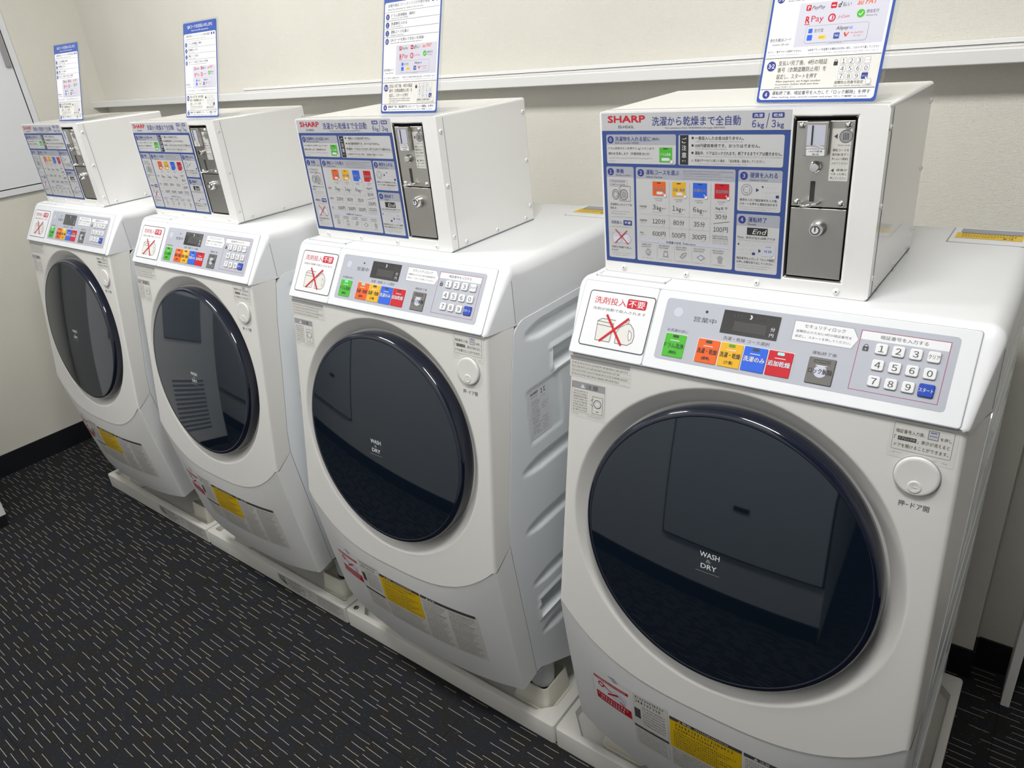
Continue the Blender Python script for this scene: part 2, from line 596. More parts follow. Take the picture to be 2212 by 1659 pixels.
def tag(o, label, cat, group=None):
    o['label'] = label
    o['category'] = cat
    if group:
        o['group'] = group

# ------------------------------------------------------------------ room
XL, YW, YR, XR, YF = -0.50, 0.672, 0.722, 4.3, -3.2
YN, XN = -1.17, 2.55   # the wall opposite stands close, then opens to the right
PX = 2.80          # where the back wall steps back
b = B(); b.box(XL - .1, XR + .1, YF - .1, YR + .1, -0.05, 0, 'carpet'); b.build('floor', kind='structure')
b = B(); b.box(XL - .1, XR + .1, YF - .1, YR + .1, CEIL, CEIL + .05, 'ceiling'); b.build('ceiling', kind='structure')
b = B(); b.box(XL - .06, XL, YF - .06, YR + .06, 0, CEIL, 'wallpaper'); b.build('wall_left', kind='structure')
b = B(); b.box(XL, PX, YW, YR + .06, 0, CEIL, 'wallpaper'); b.box(PX, XR, YR, YR + .06, 0, CEIL, 'wallpaper'); b.build('wall_back', kind='structure')
b = B(); b.box(XR, XR + .06, YF - .06, YR + .06, 0, CEIL, 'wall_plain'); b.build('wall_right', kind='structure')
b = B(); b.box(XN, XR, YF - .06, YF, 0, CEIL, 'wall_plain'); b.box(XL, XN, YN - .10, YN, 0, CEIL, 'wall_plain'); b.box(XN - .10, XN, YF, YN - .10, 0, CEIL, 'wall_plain'); b.build('wall_front', kind='structure')
for (x0, x1, hx, side) in ((-.42, .28, .03, 'left'), (1.87, 2.549, 2.21, 'right')):
    t = empty('wall_door', ((x0 + x1) / 2, YN, .26)); o = t.location
    b = B(o); b.box(x0 + .008, x1 - .008, YN, YN + .012, .268, 2.0, 'board'); b.build('leaf', t, bevel=.002)
    b = B(o); b.box(x0, x1, YN, YN + .003, .26, 2.008, 'gap'); b.build('shadow_gap', t)
    b = B(o); b.box(hx - .032, hx + .032, YN + .012, YN + .016, .478, .496, 'rubber'); b.build('pull', t)
    tag(t, 'white flush %s cupboard door on the wall opposite, seen mirrored in round doors' % side, 'cupboard door', 'cupboard doors opposite the machines')
b = B(); b.box(XL, XL + .006, YF, YW, 0, .090, 'skirting'); b.build('baseboard_left', kind='structure')
b = B(); b.box(XL + .006, PX + .006, YW - .006, YW, 0, .080, 'skirting'); b.box(PX, PX + .006, YW, YR, 0, .080, 'skirting')
b.box(PX + .006, XR, YR - .006, YR, 0, .084, 'skirting'); b.build('baseboard_back', kind='structure')
b = B(); b.box(XL + .006, XN, YN, YN + .006, 0, .08, 'skirting'); b.box(XN, XR, YF, YF + .006, 0, .08, 'skirting'); b.build('baseboard_front', kind='structure')
b = B(); b.box(2.871, 2.888, .622, YR, 0.0, 2.1, 'rail'); b.build('trim_1', kind='structure', bevel=.0015)

# cable trunking along the back wall
t = empty('cable_trunking', (1.3, YW, 1.33))
b = B((1.3, YW, 1.33)); b.box(XL, 3.3 - .51, .613, YW, 1.323, 1.346, 'rail'); b.build('cover', t, bevel=.0025)
b = B((1.3, YW, 1.33)); b.box(.52, 2.79, .640, YW, 1.346, 1.3485, 'rail'); b.box(.52, 2.79, .651, YW, 1.3485, 1.3585, 'rail'); b.build('upper_channel', t, bevel=.0012)
b = B((1.3, YW, 1.33)); b.box(.52, 2.79, .6507, .6512, 1.3500, 1.3512, 'gap'); b.build('groove', t)
tag(t, 'long white cable trunking running along the back wall above the machines', 'cable trunking')

# white panel on the left wall
t = empty('wall_panel', (XL, 0.0, 1.056))
o = (XL, 0.0, 1.056)
b = B(o)
b.box(XL, XL + .012, -.75, .3735, 1.056, 1.078, 'board')
b.box(XL, XL + .004, .3735, .396, 1.056, 2.05, 'board')
b.box(XL, XL + .012, -.75, .396, 2.05, 2.07, 'board')
b.build('frame', t, bevel=.001)
b = B(o); b.box(XL, XL + .009, -.75, .3680, 1.0822, 2.05, 'board'); b.build('panel', t)
b = B(o); b.box(XL, XL + .004, -.75, .3735, 1.078, 2.05, 'gap'); b.build('seal', t)
b = B(o); b.box(XL + .009, XL + .020, .345, .362, 1.50, 1.66, 'mid_grey'); b.build('hinge', t, bevel=.002)
tag(t, 'large white framed panel on the left wall with a dark gap along its edge', 'wall panel')

# ceiling lamps
for i, (lx, ly, wt) in enumerate(LAMPS):
    t = empty('ceiling_lamp', (lx, ly, CEIL))
    b = B((lx, ly, CEIL)); b.box(lx - .32, lx + .32, ly - .17, ly + .17, CEIL - .03, CEIL, 'rail'); b.build('housing', t)
    b = B((lx, ly, CEIL)); b.box(lx - .30, lx + .30, ly - .15, ly + .15, CEIL - .034, CEIL - .030, 'lamp'); b.build('diffuser', t)
    ld = bpy.data.lights.new('ceiling_lamp_light', 'AREA')
    ld.shape = 'RECTANGLE'; ld.size = .60; ld.size_y = .30
    ld.energy = wt; ld.color = LAMP_COL
    lo = bpy.data.objects.new('ceiling_lamp_light', ld)
    COL.objects.link(lo); lo.parent = t
    lo.location = (0, 0, -.036)
    tag(t, ('right' if lx > 1.5 else 'left') + ' ceiling lamp panel in front of the machines', 'ceiling lamp', 'ceiling lamps')

# ------------------------------------------------------------------ washing machine
XA, XB = 0.092, 0.662         # sides
XC = 0.377
SL = 0.152
TILT = math.atan(SL)
def yplane(z): return 0.008 + SL * (z - 0.985)
def zseam(x):
    s = abs((x - XC) / 0.285)
    return 0.432 + 0.105 * s ** 3
def zbot(x):
    s = (x - XC) / 0.285
    return 0.163 + 0.020 * s * s + (0.022 * max(0, -s) ** 6)
def ylow(x, z):
    s = abs((x - XC) / 0.285)
    zs = zseam(x); zb = zbot(x)
    t = max(0.0, min(1.0, (zs - z) / (zs - zb)))
    y0 = yplane(zs) + 0.0004
    if s > 0.9:
        pass
    drop_c = 0.036 * t ** 2.2
    drop_s = 0.040 * t ** 1.15 + 0.000
    k = s ** 2
    return y0 + drop_c * (1 - k) + drop_s * k
def interp(tab, z):
    if z >= tab[0][0]: return tab[0][1]
    for (z1, a), (z2, c) in zip(tab, tab[1:]):
        if z >= z2:
            return c + (a - c) * (z - z2) / (z1 - z2)
    return tab[-1][1]
YS = [(1.0, .069), (.975, .060), (.90, .042), (.728, .012), (.62, -.008), (.561, -.014), (.50, -.008), (.348, .008), (.204, .023), (.15, .03)]
def yside(z): return interp(YS, z)
ZSD = 0.562                      # side seam height at the vertical joint
FN = Vector((0, -1, SL)).normalized()
FUP = Vector((0, SL, 1)).normalized()
DCX, DCZ = 0.3725, 0.7265
DC = Vector((DCX, yplane(DCZ), DCZ))

def xin(z):
    return .005 + .012 * max(0.0, min(1.0, (z - .5) / .485))

def build_front(parent):
    """upper front cover with the round recess for the door"""
    r = 0.006
    BR = lambda z: XB - xin(z) - .004
    BL = lambda z: XA + xin(z) + .004
    zt = 0.9845
    bx0, bx1 = BL(.5), BR(.5)
    nb, ns, nt = 40, 30, 40
    bnd = []
    zr = [zseam(bx1) + (zt - zseam(bx1)) * k / ns for k in range(ns + 1)]
    for k in range(nb):
        x = bx0 + (bx1 - bx0) * k / nb
        bnd.append((x, zseam(x)))
    for k in range(ns):
        bnd.append((BR(zr[k]), zr[k]))
    for k in range(nt):
        bnd.append((BR(zt) + (BL(zt) - BR(zt)) * k / nt, zt))
    zl = [zseam(bx0) + (zt - zseam(bx0)) * k / ns for k in range(ns + 1)]
    for k in range(ns):
        bnd.append((BL(zl[ns - k]), zl[ns - k]))
    n = len(bnd)
    prof = [(.200, -.020), (.2235, -.020), (.2255, -.0196), (.2280, -.0176), (.2295, -.0164), (.2460, -.0029), (.2475, -.0017), (.2486, -.00095), (.2497, -.0004), (.2510, 0.0), (.2530, 0.0)]
    vs = []; fs = []
    cf = cos(TILT)
    for rr, h in prof:
        for (x, z) in bnd:
            dx = x - DCX; dz = (z - DCZ) / cf
            d = hypot(dx, dz)
            p = DC + Vector((1, 0, 0)) * (rr * dx / d) + FUP * (rr * dz / d) + FN * h
            vs.append(p)
    K = 8
    for j in range(1, K + 1):
        t = j / K
        for (x, z) in bnd:
            dx = x - DCX; dz = (z - DCZ) / cf
            d = hypot(dx, dz)
            rr = .253 + (d - .253) * t
            p = DC + Vector((1, 0, 0)) * (rr * dx / d) + FUP * (rr * dz / d)
            vs.append(p)
    R = len(prof) + K
    for j in range(R - 1):
        for k in range(n):
            k2 = (k + 1) % n
            fs.append((j * n + k, j * n + k2, (j + 1) * n + k2, (j + 1) * n + k))
    # side returns
    for side, zs_, BX, sx in ((1, zr, BR, 1), (-1, zl, BL, -1)):
        base = len(vs); cols = 9
        for q, z in enumerate(zs_):
            yf = yplane(z)
            bx = BX(z)
            xs_ = XB if sx > 0 else XA
            for c in range(6):
                a = pi / 2 * c / 5
                vs.append(Vector((bx + sx * r * sin(a), yf + r * (1 - cos(a)), z)))
            zlow = zs_[0]
            for c in range(1, 4):
                t = c / 3
                zz = z + (ZSD - zlow) * t * max(0, 1 - (z - zlow) / 0.12) if z < zlow + .12 else z
                vs.append(Vector(((bx + sx * r) * (1 - t) + xs_ * t, (yf + r) * (1 - t) + yside(zz) * t, zz)))
        for q in range(len(zs_) - 1):
            for c in range(cols - 1):
                a = base + q * cols + c
                fs.append((a, a + 1, a + cols + 1, a + cols))
    # thickness lip at the lower edge, so the cover stands proud of the lower panel
    base = len(vs)
    for k in range(nb + 1):
        x = bx0 + (bx1 - bx0) * k / nb
        z = zseam(x)
        vs.append(Vector((x, yplane(z), z))); vs.append(Vector((x, yplane(z) + .006, z - .0008)))
    for k in range(nb):
        a = base + 2 * k
        fs.append((a, a + 1, a + 3, a + 2))
    return mk('front_cover', vs, fs, 'pearl', parent, True, merge=1e-5, auto=24)

def build_lower(parent):
    r = 0.006
    bx0, bx1 = XA + .009, XB - .009
    nx, nz = 44, 26
    vs = []; fs = []
    for i in range(nx + 1):
        x = bx0 + (bx1 - bx0) * i / nx
        zs, zb = zseam(x) - .0006, zbot(x)
        for j in range(nz + 1):
            z = zs + (zb - zs) * j / nz
            vs.append((x, ylow(x, z) + .0006, z))
    for i in range(nx):
        for j in range(nz):
            a = i * (nz + 1) + j
            fs.append((a, a + nz + 1, a + nz + 2, a + 1))
    for bx, sx in ((bx1, 1), (bx0, -1)):
        base = len(vs); cols = 10
        zs, zb = zseam(bx) - .0006, zbot(bx)
        for j in range(nz + 1):
            t0 = j / nz
            z = zs + (zb - zs) * t0
            yf = ylow(bx, z) + .0006
            for c in range(6):
                a = pi / 2 * c / 5
                vs.append((bx + sx * r * sin(a), yf + r * (1 - cos(a)), z))
            for c in range(1, 5):
                t = c / 4
                zt2 = (ZSD - .0006) * (1 - t0) + .194 * t0
                zz = z * (1 - t) + zt2 * t
                vs.append((bx + sx * (r + .003 * t), (yf + r) * (1 - t) + yside(zz) * t, zz))
        for j in range(nz):
            for c in range(cols - 1):
                a = base + j * cols + c
                fs.append((a, a + 1, a + cols + 1, a + cols))
    # bottom closing strip going back under the machine
    base = len(vs)
    for i in range(nx + 1):
        x = bx0 + (bx1 - bx0) * i / nx
        zb = zbot(x)
        vs.append((x, ylow(x, zb) + .0006, zb)); vs.append((x, .03, zb + .012))
    for i in range(nx):
        a = base + 2 * i
        fs.append((a, a + 1, a + 3, a + 2))
    return mk('lower_cover', vs, fs, 'kick', parent, True, merge=1e-5, auto=45)

YBK = 0.495
def side_disp(y, z):
    """stamped ribs and hand recesses of the steel side, depth inward in metres"""
    d = 0.0
    def slot(y0, y1, zc, hw, dep, soft):
        if y < y0 or y > y1: return 0.0
        e = min(1.0, (y - y0) / soft, (y1 - y) / soft)
        q = abs(z - zc) / (hw * (0.35 + 0.65 * e))
        if q > 1: return 0.0
        return dep * min(1.0, (1 - q) / 0.45) * min(1, e * 1.8)
    for y0, zc, hw in ((.088, .956, .017), (.045, .690, .015), (.036, .558, .015), (.043, .423, .014), (.056, .286, .016)):
        d = max(d, slot(y0, .47, zc, hw, .006, .05))
    for y0, y1, z0, z1 in ((.168, .36, .862, .905), (.06, .30, .328, .376)):
        if y0 - .006 < y < y1 + .006 and z0 - .006 < z < z1 + .006:
            q = min(y - y0, y1 - y, z - z0, z1 - z)
            d = -0.0025 if q < 0 else min(.022, q * 4.0)
    if .080 < y < .187 and .737 < z < .850:
        q = min(y - .080, .187 - y, z - .737, .850 - z)
        d = max(d, min(.002, q * .6))
    return d

def build_cabinet(parent):
    vs = []; fs = []
    ny, nz = 84, 190
    z0, z1 = .150, .9895
    for j in range(nz + 1):
        z = z0 + (z1 - z0) * j / nz
        ya = yside(.197 + (z1 - .197) * j / nz) + .0010
        if z > .975:
            ya = .066 + .022 * ((z - .975) / .0145) ** 2
        for i in range(ny + 1):
            y = ya + (YBK - ya) * i / ny
            zb = .197 + (.135 - .197) * max(0, min(1, (y - .04) / .11))
            zs_ = .197 + (z1 - .197) * j / nz
            z_ = zs_ if zs_ > .27 else zb + (.27 - zb) * (zs_ - .197) / .073
            vs.append((XB + .0012 - side_disp(y, z_), y, z_))
    for j in range(nz):
        for i in range(ny):
            a = j * (ny + 1) + i
            fs.append((a, a + 1, a + ny + 2, a + ny + 1))
    # front and top lips of the pressed sheet
    base = len(vs)
    for j in range(nz + 1):
        v = vs[j * (ny + 1)]
        vs.append(v); vs.append((v[0] - .006, v[1], v[2]))
    for j in range(nz):
        a = base + 2 * j
        fs.append((a, a + 1, a + 3, a + 2))
    base = len(vs)
    for i in range(ny + 1):
        v = vs[nz * (ny + 1) + i]
        vs.append(v); vs.append((v[0] - .006, v[1], v[2]))
    for i in range(ny):
        a = base + 2 * i
        fs.append((a, a + 1, a + 3, a + 2))
    # plain left side, back and underside
    b = B()
    b.add([(XA, .03, .20), (XA, .15, .14), (XA, YBK, .14), (XA, YBK, .99), (XA, .069, .99), (XA, .012, .72), (XA, -.012, .56)], [(0, 1, 2, 3, 4, 5, 6)], 'steel_white')
    b.add([(XA, YBK, .15), (XB, YBK, .15), (XB, YBK, .99), (XA, YBK, .99)], [(0, 1, 2, 3)], 'steel_white')
    b.add([(XA, .028, .190), (XB, .028, .190), (XB, YBK, .160), (XA, YBK, .160)], [(0, 1, 2, 3)], 'steel_white')
    k = len(vs)
    vs += b.v
    fs += [[k + q for q in f] for f in b.f]
    return mk('side_panel', vs, fs, 'steel_white', parent, True, auto=60)

ZTOP = 1.0895
FS0 = Vector((0, .0040, .9865))                   # foot of the sloping fascia
FSE = Vector((0, .0490, .0750)).normalized()      # up the slope
FSN = Vector((0, -.0750, .0490)).normalized()
def ztop(y):
    za = FS0.z + (y - FS0.y) / FSE.y * FSE.z
    # rounded join of slope and top
    k = .012
    a = za - ZTOP
    if a > k: return ZTOP
    if a < -k: return za
    return za - (a + k) ** 2 / (4 * k)
def build_top(parent):
    ys = [.0040, .0042, .0055, .008, .012, .018, .024, .030, .036, .042, .048, .054, .058, .062, .066, .070, .074, .078, .083, .09, .10, .13, .18, .25, .35, .45, .488, YBK - .003, YBK]
    vs = []; fs = []; nc = 10
    cols = 0
    for q, y in enumerate(ys):
        zt = ztop(y) if y < YBK - .004 else ZTOP - (.003 if y >= YBK else .0008)
        zl = min(zt - .0005, max(.9845, .9845))
        q_ = max(0.0, min(1.0, (y - .03) / .08)); q_ = q_ * q_ * (3 - 2 * q_)
        rr = min(.008 + .016 * q_, max(.003, (zt - zl) * .9))
        ins = (xin(.985) - .002) * max(0.0, 1 - (y - .004) / .065)
        if y < .010: ins += .006 - (max(0, .006 ** 2 - (.010 - y) ** 2)) ** .5
        XA_, XB_ = XA + ins, XB - ins
        row = []
        row.append((XA_, y, zl))
        for c in range(nc + 1):
            a = pi / 2 * c / nc
            row.append((XA_ + rr - rr * cos(a), y, zt - rr + rr * sin(a)))
        for x in (.2, .3, .4, .5, .6):
            row.append((x, y, zt))
        for c in range(nc + 1):
            a = pi / 2 * (1 - c / nc)
            row.append((XB_ - rr + rr * cos(a), y, zt - rr + rr * sin(a)))
        row.append((XB_, y, zl))
        cols = len(row)
        vs += row
    for j in range(len(ys) - 1):
        for i in range(cols - 1):
            a = j * cols + i
            fs.append((a, a + 1, a + cols + 1, a + cols))
    # bottom front lip and back
    fs.append(tuple(range((len(ys) - 1) * cols, len(ys) * cols)))
    base = len(vs)
    vs += [(XA + .022, .0042, .9845), (XB - .022, .0042, .9845), (XB - .012, .02, .9845), (XA + .012, .02, .9845)]
    fs.append((base, base + 1, base + 2, base + 3))
    return mk('top_cover', vs, fs, 'white', parent, True, auto=40)

# fascia frame of reference: origin at the grey plate's top-left corner
FO = Vector((.248, .0575, 1.0770)) + FSN * .0
_d = (FO - Vector((.248, FS0.y, FS0.z))).dot(FSN)
FO = FO - FSN * _d                                # drop on to the slope
FEX = Vector((1, 0, 0)); FEY = -FSE

PINK = mat('print_crimson_line', s2l(150, 60, 90), 0.4)
M['pink'] = PINK

def detergent_mark(p, x0, y0, x1, y1, grey='silver_label', line='ink', lw=.45, l=3):
    """box and scoop outline of the crossed-out detergent picture"""
    W = x1 - x0; H = y1 - y0
    q = lambda u, v: (x0 + u * W, y0 + v * H)
    p.poly([q(0, .22), q(.10, .10), q(.46, .10), q(.46, .95), q(.40, 1.0), q(.04, 1.0)], grey, l)
    for a, c in (((0, .22), (.10, .10)), ((.10, .10), (.46, .10)), ((0, .22), (.42, .25)), ((0, .22), (.04, 1)), ((.04, 1), (.42, 1)), ((.42, .25), (.42, 1)), ((.0, .36), (.42, .39))):
        p.line(*q(*a), *q(*c), lw, line, l + 1)
    pts = [(.56, 1), (.54, .55), (.60, .35), (.74, .18), (.84, .16), (.95, .35), (1.0, .60), (.99, .85), (.88, 1)]
    p.poly([q(*a) for a in pts], grey, l)
    for a, c in zip(pts, pts[1:] + pts[:1]):
        p.line(*q(*a), *q(*c), lw, line, l + 1)
    hp = [(.84, .40), (.92, .50), (.94, .72), (.89, .82), (.85, .62)]
    p.poly([q(*a) for a in hp], 'paper', l + 1)
    for a, c in zip(hp, hp[1:] + hp[:1]):
        p.line(*q(*a), *q(*c), lw * .8, line, l + 2)
    p.rect(*q(.70, .0), *q(.80, .14), grey, l); p.frame(*q(.70, .0), *q(.80, .14), lw * .7, line, l + 1)

def build_fascia(root):
    # drawer lid with the detergent sticker
    b = B()
    b.rprism(FO + FEX * -.1425 + FSN * 0 + FEY * -.011, FEX, FEY, FSN, .1263, .1160, .004, .0012, 'fascia', bev=.0012)
    lid = b.build('detergent_drawer', root, True, auto=40)
    b = B(); b.rprism(FO + FEX * -.1431 + FEY * -.0116, FEX, FEY, FSN, .5342, .1172, .004, .00025, 'recess')
    b.build('seam', root)
    f = flat(FO + FSN * .0014, FEX, FEY, FSN)
    p = Print(f, .0001)
    p.rframe(-129, 3.5, -17, 91, 5.5, 1.6, 'ink', 'paper', 1)
    p.text('洗剤投入', -118, 12.5, -63.5, 23.5, 'red', 3, .012)
    p.rrect(-62, 10.5, -30, 24.8, 2.5, 'red', 3)
    p.text('不要', -59.5, 12.6, -33, 22.8, 'paper', 4, .014)
    p.text('洗剤が自動で投入されます', -118, 29, -28, 33.5, 'ink', 3)
    detergent_mark(p, -104, 42, -38, 80, lw=.9)
    p.line(-91, 39, -56, 82, 3.6, 'red', 8); p.line(-53, 40, -94, 81, 3.6, 'red', 9)
    p.build('detergent_sticker', lid)
    # control module
    b = B(); b.rprism(FO + FEX * -.0155 + FEY * -.011, FEX, FEY, FSN, .4060, .1160, .004, .0014, 'fascia', bev=.0012)
    cp = b.build('control_panel', root, True, auto=40)
    p = Print(f, .0001)
    p.rrect(0, 0, 371, 90, 5, 'greyplate', 1)
    p.disc(21, 19, 6.2, 'head_grey', 2, 32); p.circ(21, 19, 6.4, .4, 'paper_grey', 3, 32)
    p.disc(62.5, 13, 2.0, 'black', 2)
    p.text('営業中', 46, 21.5, 79, 29, 'ink', 2, .01)
    p.text('お洗濯の前に', 11, 43.6, 43, 48, 'ink', 2, .01)
    p.text('洗濯・乾燥 コース選択', 94, 42.3, 158, 47.3, 'ink', 2, .01)
    p.text('運転終了後', 213, 42.5, 243, 47, 'ink', 2, .01)
    # security lock arrow
    ar = [(183.5, 7.5), (254.5, 7.5), (262.5, 20), (256.5, 32.5), (183.5, 32.5)]
    p.poly([(u + (-1 if u < 200 else 1), v + (-1 if v < 15 else (1 if v > 25 else 0))) for u, v in ar], 'mid_grey', 1.5)
    p.poly(ar, 'paper', 2)
    p.text('セキュリティロック', 196, 10, 246, 15, 'ink', 3, .01)
    p.text('盗難防止のために4桁の暗証番号を', 187, 18.3, 255, 21.8, 'ink', 3)
    p.text('設定し、スタートを押してください。', 187, 25, 255, 28.5, 'ink', 3)
    # number box
    p.frame(264, 7, 362.5, 82.5, .7, 'pink', 2)
    p.rect(265.2, 8, 361.5, 18.5, 'paper', 2)
    p.text('暗証番号を入力する', 287, 10.6, 339, 15.6, 'ink', 3, .008)
    p.rrect(269.5, 27, 276.5, 33, .8, 'ink', 2); p.circ(273, 26.5, 2.6, .9, 'ink', 2, 16); p.disc(273, 30, .9, 'head_grey', 3, 8)
    p.build('operating_plate', cp)
    # display
    b = B(); b.rprism(f(.087, .0060, .0001), FEX, FEY, FSN, .0780, .0325, .001, .0006, 'display')
    ds = b.build('display', cp)
    p = Print(f, .0008)
    p.greek(101, 10, 120, 15, 'dim', 1, 3, .2); p.greek(132, 10, 151, 15, 'dim', 1, 4, .2)
    p.line(125.5, 9, 127.3, 12, .9, 'paper', 1); p.line(127.3, 12, 125.5, 15, .9, 'paper', 1)
    p.line(124.2, 9, 126, 12, .9, 'paper', 1); p.line(126, 12, 124.2, 15, .9, 'paper', 1)
    p.rect(104, 20, 149, 33.5, 'dim', 1)
    p.text('分', 154.5, 21.5, 160.5, 27, 'paper', 1); p.text('円', 154.5, 30, 160, 34.5, 'paper', 1)
    p.build('display_marks', ds)
    # course buttons
    for key, u0, u1, m, l1, l2 in (('g', 11, 43, 'green', 'ドラム洗浄', '(無料)'), ('o', 61, 92.5, 'orange', '洗濯・乾燥', '(標準)'), ('y', 94, 125.5, 'yellow', '洗濯・乾燥', '(少量)'),
                                 ('b', 127, 158.5, 'bblue', '洗濯のみ', ''), ('r', 160, 192, 'bred', '追加乾燥', ''), ('k', 212, 244, 'bgrey', 'ロック解除', '')):
        v0, v1 = (51.0, 84.5)
        b = B()
        b.rprism(f(u0 * .001 - .0006, v0 * .001 - .0006, .0001), FEX, FEY, FSN, (u1 - u0) * .001 + .0012, (v1 - v0) * .001 + .0012, .0016, .0003, 'paper' if key != 'k' else 'ink')
        b.rprism(f(u0 * .001, v0 * .001, .0003), FEX, FEY, FSN, (u1 - u0) * .001, (v1 - v0) * .001, .0014, .0012, m, bev=.0006)
        bt = b.build('course_button' if key != 'k' else 'unlock_button', cp, True, auto=40)
        p = Print(f, .0016)
        uc = (u0 + u1) / 2
        if l1:
            tm = 'black' if key in 'goyk' else 'paper'
            bh = .03 if key in 'goyk' else .05
            if key in 'gk':
                p.disc(uc, v0 + 17, 8, 'head_grey' if key == 'k' else 'green', .3, 24)
            p.text(l1, u0 + 1.5, v0 + 13.2, u1 - 1.5, v0 + 20.5, tm, 3, .028)
            if key in 'br':
                p.text(l1, u0 + 1.5, v0 + 13.2, u1 - 1.5, v0 + 20.5, 'navy', 1, .06)
            p.line(u0 + 9, v0 + 9.6, u1 - 9, v0 + 9.6, .9, 'paper', 1)
        if l2:
            p.text(l2, uc - 6, v0 + 24.5, uc + 6, v0 + 29.8, 'black', 2, .028)
        if key == 'k':
            p.frame(u0 + 6, v0 + 2.4, u1 - 6, v0 + 6.4, .5, 'black', 1); p.text('ドアロック中', u0 + 7.5, v0 + 3.2, u1 - 7.5, v0 + 5.6, 'black', 1)
        p.build('caption', bt)
        if key != 'k':
            b = B(); b.rprism(f((uc - 4.4) * .001, (v0 + 1.6) * .001, .0015), FEX, FEY, FSN, .0088, .0036, .0012, .0005, 'led_off')
            ld = b.build('indicator_lamp', bt)
            ld['_led'] = key
    # number keys
    rows = [('1', '2', '3', 'クリア'), ('4', '5', '6', '0'), ('7', '8', '9', 'スタート')]
    for rI, row in enumerate(rows):
        for cI, ch in enumerate(row):
            u = 291 + cI * 18.9; v = 27.8 + rI * 20.2
            if len(ch) > 1: u += .3
            hw, hh = (6.8, 6.6) if rI < 2 or ch != 'スタート' else (8.4, 8.0)
            b = B()
            b.rprism(f((u - hw - .5) * .001, (v - hh - .2) * .001, .0001), FEX, FEY, FSN, (2 * hw + 1.2) * .001, (2 * hh + 1.4) * .001, .0026, .0003, 'mid_grey')
            b.rprism(f((u - hw) * .001, (v - hh) * .001, .0003), FEX, FEY, FSN, 2 * hw * .001, 2 * hh * .001, .0024, .0022, 'startblue' if ch == 'スタート' else 'key', bev=.0010)
            p = Print(f, .0026)
            if len(ch) == 1:
                p.text(ch, u - 3.2, v - 3.9, u + 3.2, v + 3.9, 'ink', 1, .02, keep=1.05, align='c')
            else:
                p.text(ch, u - 6.0 - (1.5 if ch[0] == 'ス' else 0), v - 2.5, u + 6.0 + (1.5 if ch[0] == 'ス' else 0), v + 2.5, 'paper' if ch[0] == 'ス' else 'ink', 1, .012)
            k = len(b.v)
            for fc, mi in zip(p.b.f, p.b.m):
                b.f.append([k + q for q in fc]); b.m.append(b.mi(p.b.mats[mi]))
            b.v += p.b.v
            b.build('start_key' if ch == 'スタート' else 'key', cp, False)

def fp(u, v, h):
    """upper front cover: u from the left side, v down from z=0.985"""
    return Vector((u, 0.008, 0.985)) - FUP * v + FN * h

